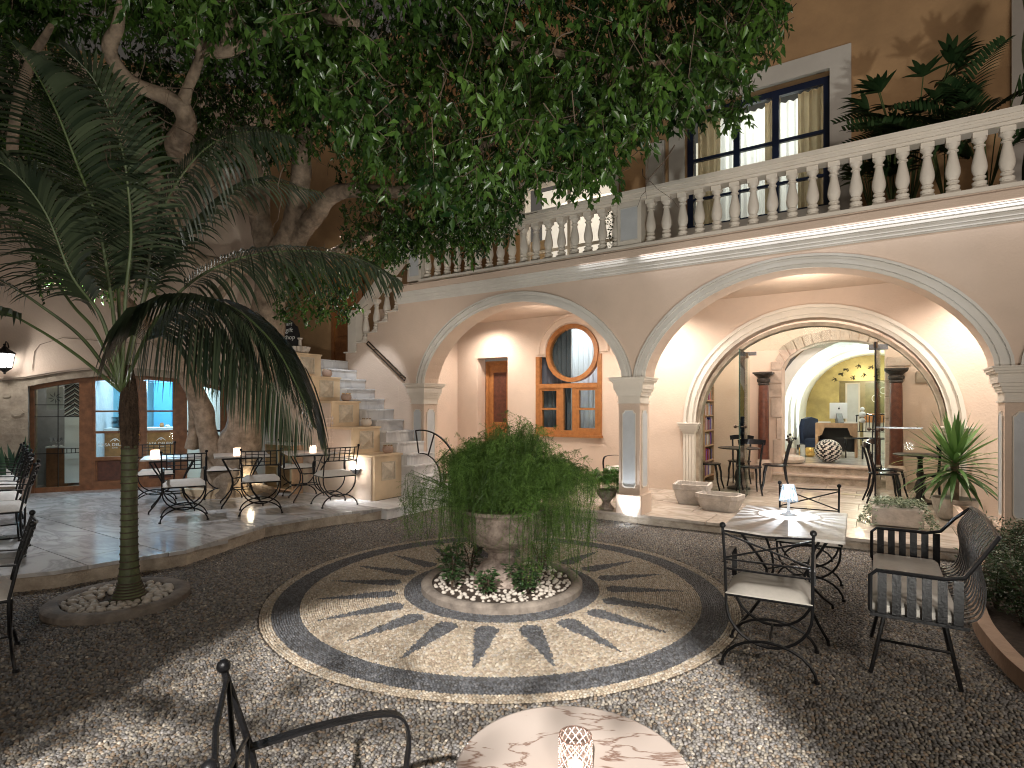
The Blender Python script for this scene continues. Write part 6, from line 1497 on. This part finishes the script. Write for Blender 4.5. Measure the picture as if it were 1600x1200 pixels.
data = frond_leaves((0, 0, .15), 70, .42, .1, .55, 'leaf_boston', .04, 22); mk_leaves('foliage', data, 'leaf_boston', bx); q = MB(); q.lathe([(.12, 0), (.17, .22), (.15, .22)], 14); q.build('pot', 'clay', bx, True)
# ---- balcony plants
def balcony_palm(lab, s_, t_, z_, N, l_, m_='leaf_dark', w_=.03, fan=False, tall=.4, group='potted plants on the balcony'):
    c = fthing('balcony_plant', lab, 'potted plant', s_, t_, 3.72, 0, group); q = MB(); q.lathe([(.13, 0), (.19, .28), (.20, .32), (.17, .32)], 16); q.build('pot', 'clay', c, True)
    T = []; mb = MB(); st = MB()
    for i in range(N):
        a = random.uniform(0, 2 * PI); el = R(random.uniform(25, 85)); h = z_ * random.uniform(.45, 1.0); x = h * .32 * math.cos(a); y = h * .22 * math.sin(a)
        st.tube([(0, 0, .3), (x * .5, y * .5, .3 + h * .55), (x, y, .3 + h)], .006, 4)
        if fan:
            for k in range(9):
                b = -1.3 + 2.6 * k / 8; d = Vector((math.cos(a + b) * .9, math.sin(a + b) * .9, .35 + random.gauss(0, .2))); blade(mb, (x, y, .3 + h), d, l_ * random.uniform(.8, 1.1), w_, .35, T, random.uniform(0, .7))
        else:
            d = Vector((math.cos(a), math.sin(a) * .7, .8)); p0 = Vector((x, y, .3 + h * .8))
            for k in range(16):
                u = k / 15; p = p0 + d * u * l_ * 1.2 + Vector((0, 0, -.5 * u * u * l_)); sd = d.cross(Vector((0, 0, 1))).normalized()
                for sg in (-1, 1): blade(mb, p, sd * sg + d * .7 + Vector((0, 0, .1)), l_ * .42 * (1.1 - u * .7), w_ * .4, .4, T, random.uniform(0, .9))
    st.build('stems', 'petiole', c)['kind'] = 'stuff'; blade_obj('foliage', mb, T, m_, c); return c
balcony_palm('fan-leaved pot plant nearest the French window, low over the rail', 2.80, 1.2, 1.0, 18, .26, fan=True, w_=.05)
balcony_palm('tall fan-leaved pot plant rising highest over the balcony rail', 3.20, 1.2, 1.72, 26, .32, fan=True, w_=.055)
balcony_palm('feathery palm in a pot right of the tall fan-leaved plant', 3.52, 1.0, 1.35, 20, .62, w_=.075)
balcony_palm('feathery palm in a pot at the right end of the balcony', 3.92, 1.0, 1.2, 20, .60, w_=.075)
balcony_palm('low fan-leaved plant seen through the balusters', 3.0, .85, .75, 12, .24, fan=True, w_=.05)
cl_ = fthing('climbing_plant', 'small-leaved climber on the balcony beside the square balustrade pedestal', 'plant', -.55, .6, 3.72)
P_, D_, U_, L_, W_ = [], [], [], [], []
for k in range(420): a = random.uniform(0, 6.3); z = random.uniform(0, .95); P_.append((.09 * math.cos(a) + .05 * math.sin(z * 9), .09 * math.sin(a), z)); D_.append((random.gauss(0, 1), random.gauss(0, 1), random.gauss(0, .5))); U_.append((0, 0, 1)); L_.append(.05); W_.append(.03)
mk_leaves('foliage', (P_, D_, U_, L_, W_), 'leaf_ficus', cl_, lo=.5)
ct = fthing('cactus', 'tall columnar cactus at the top right corner, standing on the balcony', 'cactus', 3.985, .75, 3.72)
q = MB(); n = 24; pr = [(.09 + .012 * math.sin(k * 1.1), .3 + k * .12) for k in range(28)] + [(.05, 3.62), (.01, 3.66)]
q.lathe(pr, n); q.v = [(x * (1 + .16 * math.cos(8 * math.atan2(y, x))), y * (1 + .16 * math.cos(8 * math.atan2(y, x))), z) for x, y, z in q.v]; o = q.build('stem', 'palm_trunk', ct, True)
q = MB(); q.lathe([(.15, 0), (.2, .3), (.17, .3)], 16); q.build('pot', 'clay', ct, True)
ct.location = F(4.32, 1.0, 3.72)
# ================================================================== room beyond the glass
for i, s_ in enumerate((1.00, 3.16)):
    c = fthing('reception_column', ['dark red wooden column left of the vaulted passage', 'dark red wooden column right of the vaulted passage'][i], 'column', s_, 4.66, .46, 0, 'wooden columns of the vault')
    b0 = -.33
    q = MB(); q.lathe([(.11, .10), (.105, .2), (.10, .9), (.092, 1.5), (.088, 1.56)], 16); q.build('shaft', 'wood_red', c, True)
    q = MB(); q.lathe([(.09, 1.555), (.11, 1.575), (.095, 1.60), (.12, 1.63), (.125, 1.67), (.10, 1.70), (.13, 1.73), (.17, 1.76), (.175, 1.78)], 16); q.box(-.175, .175, -.175, .175, 1.78, 1.81); q.build('capital', 'wood_black', c)
    q = MB(); q.box(-.15, .15, -.15, .15, b0, .0); q.lathe([(.15, 0), (.14, .04), (.11, .10)], 16); q.build('base', 'stone_pale', c)
def black_chair(name, lab, s_, t_, rz, z=.131, group='slim black chairs around the two bistro tables'):
    c = fthing(name, lab, 'chair', s_, t_, z, rz, group); q = MB(); q.lathe([(.19, .435), (.205, .445), (.205, .458), (.19, .465)], 20); q.build('seat', 'black_lacquer', c, True)
    for sx in (-1, 1):
        q = MB(); q.tube([(sx * .13, .14, .44), (sx * .15, .17, .3), (sx * .15, .18, .15), (sx * .17, .22, 0)], [.022, .019, .015, .013], 6); q.build('leg', 'black_lacquer', c, True)
        q = MB(); q.tube([(sx * .16, -.25, 0), (sx * .14, -.18, .2), (sx * .14, -.15, .44), (sx * .15, -.19, .65), (sx * .17, -.25, .88)], [.013, .015, .019, .017, .017], 6); q.build('leg', 'black_lacquer', c, True)
    q = MB(); q.bar([(-.21, -.22, .87), (-.12, -.255, .885), (0, -.265, .89), (.12, -.255, .885), (.21, -.22, .87)], .085, .018, (0, 0, 1)); q.build('backrest', 'black_lacquer', c, True); return c
bc = black_chair('bistro_chair', 'slim black chair at the far left of the left bistro table, by the bookshelf', .35, 3.0, R(-90))
def bdup(lab, s_, t_, rz, z=.131): return dup(bc, tuple(F(s_, t_, z)), -TH + rz, lab)
bdup('slim black chair behind the left bistro table', .72, 3.75, R(180)); bdup('slim black chair nearest us at the left bistro table, behind the open glass leaf', 1.05, 2.82, R(20)); bdup('slim black chair right of the left bistro table, before the left wooden column', 1.38, 3.35, R(100))
bdup('slim black chair left of the right bistro table, nearest the open glass leaf', 2.95, 2.9, R(-80)); bdup('slim black chair behind the first one at the right bistro table', 3.02, 3.55, R(-110)); bdup('slim black chair hidden by the yucca at the right bistro table', 3.65, 3.0, R(30)); 
def bistro(lab, s_, t_):
    t = fthing('bistro_table', lab, 'table', s_, t_, .131, 0, 'round black bistro tables'); q = MB(); q.lathe([(.33, .715), (.35, .72), (.35, .735), (.33, .74)], 32); q.build('tabletop', 'wood_black', t, True)
    q = MB(); q.lathe([(.20, 0), (.19, .03), (.07, .06), (.05, .12), (.085, .2), (.06, .30), (.035, .36), (.05, .42), (.04, .5), (.03, .66), (.06, .71)], 16); q.build('pedestal', 'wood_black', t, True)
bistro('round black bistro table in front of the bookshelf', .80, 3.28); bistro('round black bistro table half hidden by the yucca', 3.42, 3.25)
bsf = fthing('bookshelf', 'narrow wooden bookshelf full of books on the left wall of the glazed room', 'bookshelf', -.14, 3.75, .131)
q = MB(); q.box(0, .02, -.25, .45, 0, 2.0); q.build('back', 'wood_shelf', bsf)
for k in range(7): MB().box(.02, .30, -.25, .45, .12 + .29 * k, .145 + .29 * k).build('shelf', 'wood_shelf', bsf)
MB().box(.02, .30, -.275, -.25, 0, 2.0).build('side', 'wood_shelf', bsf); MB().box(.02, .30, .45, .475, 0, 2.0).build('side', 'wood_shelf', bsf)
bk = ['book_red', 'book_blue', 'book_white', 'book_dark', 'book_tan', 'book_purple']
for k in range(6):
    y = -.24
    while y < .40:
        w_ = random.uniform(.018, .042); h_ = random.uniform(.17, .245); q = MB(); q.obox((.17, y + w_ / 2, .146 + .29 * k + h_ / 2), .20, w_ * .94, h_); o = q.build('book', random.choice(bk), None); o.location = bsf.location; o.rotation_euler = bsf.rotation_euler
        tag(o, {'book_red': 'red', 'book_blue': 'blue', 'book_white': 'white', 'book_dark': 'dark', 'book_tan': 'tan', 'book_purple': 'purple'}[o.data.materials[0].name] + ' upright book on the ' + ['lowest', 'second lowest', 'third lowest', 'third highest', 'second highest', 'highest'][k] + ' filled board of the narrow wooden bookshelf', 'book', 'books on the bookshelf'); y += w_ + (.05 if random.random() < .08 else .001)
wsc = fthing('wall_sconce', 'brass sconce high on the left wall above the bookshelf', 'lamp', -.13, 4.05, 2.25); q = MB(); q.box(0, .02, -.04, .04, -.1, .18); q.lathe([(.04, 0), (.07, .02), (.09, .16)], 12, (.12, 0)); q.build('body', 'brass', wsc); lamp('sconce_light', 'POINT', F(.12, 4.05, 2.35), 3, (1, .85, .6), size=.04)
pouf = fthing('leather_pouf', 'low round quilted cream pouf on the step beside the left column', 'pouf', 1.42, 5.15, .461); q = MB(); q.lathe([(.10, 0), (.21, .02), (.25, .08), (.23, .14), (.12, .17), (.02, .175)], 32); q.v = [(x * (1 + .05 * math.cos(16 * math.atan2(y, x))), y * (1 + .05 * math.cos(16 * math.atan2(y, x))), z) for x, y, z in q.v]; q.build('cushion', 'ceramic', pouf, True)
svase = fthing('striped_vase', 'big round vase with black and cream zigzag stripes on the vault floor', 'vase', 2.05, 5.75, .461)
q = MB(); nseg = 48; m_ = 22; vs = []
for i in range(m_ + 1):
    for k in range(nseg): a = 2 * PI * k / nseg; th = PI * (i + .4) / (m_ + .8); zz_ = -.235 * math.cos(th); rr = .25 * math.sin(th); zo = (.0); vs.append((rr * math.cos(a), rr * math.sin(a), .235 + zz_))
fs = []; mi = []
for i in range(m_):
    for k in range(nseg):
        fs.append((i * nseg + k, i * nseg + (k + 1) % nseg, (i + 1) * nseg + (k + 1) % nseg, (i + 1) * nseg + k)); tri = abs(((k - 33) % 24) - 12) / 12 * 9; mi.append(int((i + tri) / 1.5) % 2)
q.add(vs, fs); q.mi = mi; q.build('body', ['black', 'striped_cream'], svase, True)
dsk = fthing('reception_desk', 'wooden desk with curved ends and papers in front of the golden wall', 'desk', 2.12, 7.2, .461)
dsk.scale = (.66, 1, 1)
q = MB(); q.box(-.62, .62, 0, .6, .72, .76); q.box(-.62, -.54, 0, .6, 0, .72); q.box(.54, .62, 0, .6, 0, .72); q.box(-.54, .54, .5, .54, .2, .72); q.build('frame', 'wood_shelf', dsk)
q = MB(); q.slab([(-.54, .72), (-.54, .45), (-.42, .5), (-.34, .66), (.34, .66), (.42, .5), (.54, .45), (.54, .72)], 'y', .01, .04); q.build('apron', 'wood_shelf', dsk)
MB().box(-.54, .54, .44, .46, .1, .72).build('modesty_panel', 'black', dsk)
for k, (a, lab) in enumerate(((-.27, 'pile of papers at the left end of the reception desk'), (.24, 'pile of papers at the right end of the reception desk'))): 
    pp = fthing('paper_pile', lab, 'papers', 2.15 + a, 7.4, 1.222); MB().box(-.12, .12, -.1, .1, 0, .03).build('papers', 'white_paint', pp)
imac = fthing('desktop_computer', 'white desktop computer seen from behind on the reception desk', 'computer', 2.16, 7.45, 1.222, R(38))
q = MB(); q.bbox(-.21, .21, -.01, .02, .10, .46, .008); q.build('screen', 'white_paint', imac); q = MB(); q.slab([(0.02, 0), (-.10, 0), (-.06, .10), (-.02, .22), (.01, .22)], 'x', -.07, .07); q.build('stand', 'steel', imac)
q = MB(); q.lathe([(.001, -.002), (.022, -.002), (.022, .0)], 12); q.v = [(x, -.012 + z * .2, .33 + y * 1.1) for x, y, z in q.v]; q.build('emblem', 'black', imac); MB().box(.002, .012, -.014, -.010, .358, .372).build('emblem', 'black', imac)
ac_ = fthing('blue_armchair', 'dark blue velvet armchair behind the left end of the reception desk', 'armchair', 1.74, 7.75, .461, R(60))
ac_.scale = (.85, .85, .82)
q = MB(); q.bbox(-.3, .3, -.28, .28, .22, .46, .05); q.build('seat', 'velvet', ac_, True); q = MB(); q.slab([(-.33, .3), (-.36, .8), (-.28, 1.02), (0, 1.08), (.28, 1.02), (.36, .8), (.33, .3)], 'y', .22, .34); q.build('backrest', 'velvet', ac_, True)
for sx in (-.25, .25):
    for sy in (-.22, .22): MB().tube([(sx, sy, .22), (sx, sy, 0)], [.02, .012], 6).build('leg', 'black_lacquer', ac_)
for k, (s_, lab) in enumerate(((2.56, 'black spindle-back chair right of the reception desk, left of its pair'), (2.88, 'black spindle-back chair right of the reception desk, nearer the red column'))):
    c = fthing('spindle_chair', lab, 'chair', s_, 7.15, .461, R(150), 'spindle-back chairs at the desk'); q = MB(); q.box(-.2, .2, -.2, .2, .43, .46); q.build('seat', 'black_lacquer', c)
    for sx in (-.18, .18): MB().tube([(sx, -.18, 0), (sx, -.18, .45), (sx, -.22, .95)], .013).build('leg', 'black_lacquer', c); MB().tube([(sx, .18, 0), (sx, .18, .45)], .013).build('leg', 'black_lacquer', c)
    q = MB(); q.tube([(-.2, -.22, .93), (0, -.23, .97), (.2, -.22, .93)], .016); q.tube([(-.18, -.2, .58), (.18, -.2, .58)], .01)
    for x in (-.1, -.03, .04, .11): q.tube([(x, -.2, .58), (x, -.22, .93)], .008)
    q.build('backrest', 'black_lacquer', c)
gb = fthing('gold_bowl', 'lit golden bowl on the vault floor left of the desk', 'bowl', 1.62, 7.0, .461); q = MB(); q.lathe([(.06, 0), (.11, .05), (.12, .14), (.09, .2), (.08, .19), (.10, .12)], 18); q.build('bowl', 'brass', gb, True)
lamp('gold_bowl_light', 'POINT', F(1.62, 6.8, .85), 2.0, (1, .75, .35), size=.03)
bt = fthing('white_figurine', 'small white twisted figurine at the right end of the reception desk', 'ornament', 2.62, 7.3, 1.222); q = MB(); q.ball((0, 0, .07), .06); q.ball((0, 0, .20), .07); q.ball((0, 0, .32), .045); q.build('figure', 'white_paint', bt, True)
vb = fthing('glass_vases', 'cluster of pale glass vases on the step behind the pouf', 'vase', 1.35, 5.5, .461)
for k in range(3): q = MB(); q.lathe([(.07, 0), (.09, .02), (.09, .2 + .08 * k), (.08, .2 + .08 * k)], 14, (-.1 + .16 * k, .05 * (k % 2))); q.build('vase', ['book_tan', 'ceramic', 'crystal'][k], vb, True)
tk = fthing('twig_arrangement', 'sparse dark twig arrangement by the left jamb of the vault', 'plant', 1.40, 5.5, .75); q = MB()
for k in range(6): q.ball((random.gauss(0, .06), random.gauss(0, .05), .25 + random.gauss(0, .06)), .028, 6, 4)
q.tube([(0, 0, 0), (.02, 0, .25)], .006); q.build('twigs', 'black', tk)
# inner glass of the cafe and side: bottles against the stair side wall
sc_ = fthing('side_cabinet', 'small marble-topped glass cabinet against the side wall of the stairs', 'cabinet', -5.55, -1.55, .156)
q = MB(); q.box(-.38, .38, -.02, .22, .80, .84); q.build('top', 'marble_top', sc_); q = MB()
for x in (-.36, .0, .36): q.box(x - .015, x + .015, 0, .2, 0, .80)
q.box(-.36, .36, 0, .2, .05, .08); q.box(-.36, .36, 0, .2, .42, .44); q.build('carcass', 'wood_shelf', sc_); MB().box(-.345, .345, -.004, -.001, .08, .79).build('pane', 'pane_glass', sc_)
for k in range(3): b_ = fthing('bottle', ['left', 'middle', 'right'][k] + ' of the three slim bottles on the side cabinet', 'bottle', -5.75 + .17 * k, -1.45, .997, 0, 'bottles on the side cabinet'); q = MB(); q.lathe([(.03, 0), (.032, .12), (.012, .17), (.012, .22)], 10); q.build('body', 'ceramic', b_, True)
# ================================================================== lamps of the place and added fill lights
for i, (s_, t_, p_) in enumerate(((-3.9, 1.9, 46), (-2.0, 1.2, 40), (-.25, 1.75, 62), (1.2, .95, 34), (2.9, .95, 34), (4.15, 1.75, 62), (6.4, 1.4, 50))):
    c = fthing('ceiling_spotlight', ['ceiling downlight near the end wall behind the left pillar', 'ceiling downlight over the round-headed window', 'ceiling downlight just left of the middle pillar', 'ceiling downlight before the left half of the big glass arch', 'ceiling downlight before the right half of the big glass arch', 'ceiling downlight beside the right pillar', 'ceiling downlight beyond the right pillar'][i], 'lamp', s_, t_, 3.388, 0, 'ceiling spotlights of the loggia'); q = MB(); q.lathe([(.045, -.004), (.06, -.006), (.06, .01)], 16); q.build('ring', 'steel', c); q = MB(); q.lathe([(.04, -.002), (.04, .002)], 16); q.build('bulb', 'bulb', c)
    lamp('loggia_spot', 'SPOT', F(s_, t_, 3.36), p_ * 3.5, (1, .90, .80), F(s_, t_ + .35, 0), .04, 150, .9)
for i, (s_, t_, p_) in enumerate(((.6, 3.7, 30), (2.2, 3.6, 36), (3.8, 3.7, 30))): lamp('room_spot', 'POINT', F(s_, t_, 3.2), p_ * 1.5, (1, .92, .84), size=.08)
# cool uplight at the foot of the middle pillar, flush in the step
def uplight(lab, s_, t_, z_, pw, tgt, col=(.9, .95, 1), cone=70):
    c = fthing('ground_uplight', lab, 'lamp', s_, t_, z_, 0, 'floor uplights'); q = MB(); q.lathe([(.05, 0), (.05, .012), (.038, .014)], 14); q.build('ring', 'steel', c); lamp('uplight_beam', 'SPOT', F(s_, t_, z_ + .03), pw, col, tgt, .02, cone, .7)
uplight('floor uplight at the foot of the middle pillar', .02, -.10, .0, 46, F(.02, .02, 1.6), cone=85)
lamp('pillar_glow', 'POINT', F(.02, -.14, .10), 1.6, (.9, .95, 1), size=.03)
uplight('floor uplight in front of the tree planter', -6.35 + .6, -2.2, .155, 75, P(400, 600, 9.3), (1, .88, .68), 80)
lamp('tree_planter_glow', 'POINT', P(392, 745, 8.95), 3.5, (1, .86, .62), size=.04)
# strip lights under the balcony slab washing the cornice
lamp('cornice_strip', 'AREA', F(4.85, -.165, 3.60), 6.5, (.97, .97, 1), F(4.85, -.02, 3.40), sx=9.3, sy=.012)
lamp('cornice_strip_short', 'AREA', F(-.35, -.165, 3.60), .22, (.97, .97, 1), F(-.35, -.02, 3.40), sx=.7, sy=.012)
lamp('stair_light', 'SPOT', F(-2.6, .9, 3.3), 1, COOL, F(-4.2, -.4, 1.0), .05, 60, .5)
lamp('stair_wash', 'SPOT', F(-3.9, -1.9, 4.6), 420, (.88, .94, 1), F(-4.9, -.35, 1.7), .05, 34, .35)
lamp('stair_wall_fill', 'POINT', F(-3.3, -1.5, 3.0), 20, (1, .90, .80), size=.1)  # point light added in mid-air to brighten the stair wall
lamp('landing_light', 'POINT', F(-7.0, .4, 4.4), 4, (1, .88, .74), size=.08)
# vault coves: narrow uplights along the left wall of the white vault and its gold end
for t_ in (5.9, 7.0, 8.1): lamp('vault_uplight', 'SPOT', F(VC - VH + .14, t_, .50), 300, (.86, .98, .93), F(VC - VH + .26, t_, 3), .02, 50, .6)
lamp('vault_fill', 'POINT', F(2.8, 7.2, 2.5), 26, (.92, 1, .96), size=.1)
lamp('gold_wall_light', 'POINT', F(2.6, 9.0, 2.4), 45, (1, .9, .62), size=.08)
lamp('back_office_light', 'POINT', F(2.9, 11.0, 2.4), 60, (.95, .95, .9), size=.08)
lamp('vase_glint', 'POINT', F(2.1, 5.2, 1.9), 3, (1, 1, 1), size=.02)
lamp('loggia_fill', 'POINT', F(2.0, 1.2, 2.9), 30, (1, .86, .72), size=.25)
lamp('loggia_fill', 'POINT', F(-2.0, 1.2, 2.8), 20, (1, .86, .72), size=.25)
lamp('terrace_spot', 'SPOT', (-5.4, 6.9, 3.3), 640, (.90, .94, 1), (-5.3, 7.3, 0), .08, 140, .9)  # added spot with no fixture, brightens the terrace
lamp('balcony_light', 'SPOT', F(-2.9, 1.6, 4.1), 20, (1, .80, .56), F(-2.4, 2.5, 5.2), .05, 120, .8)
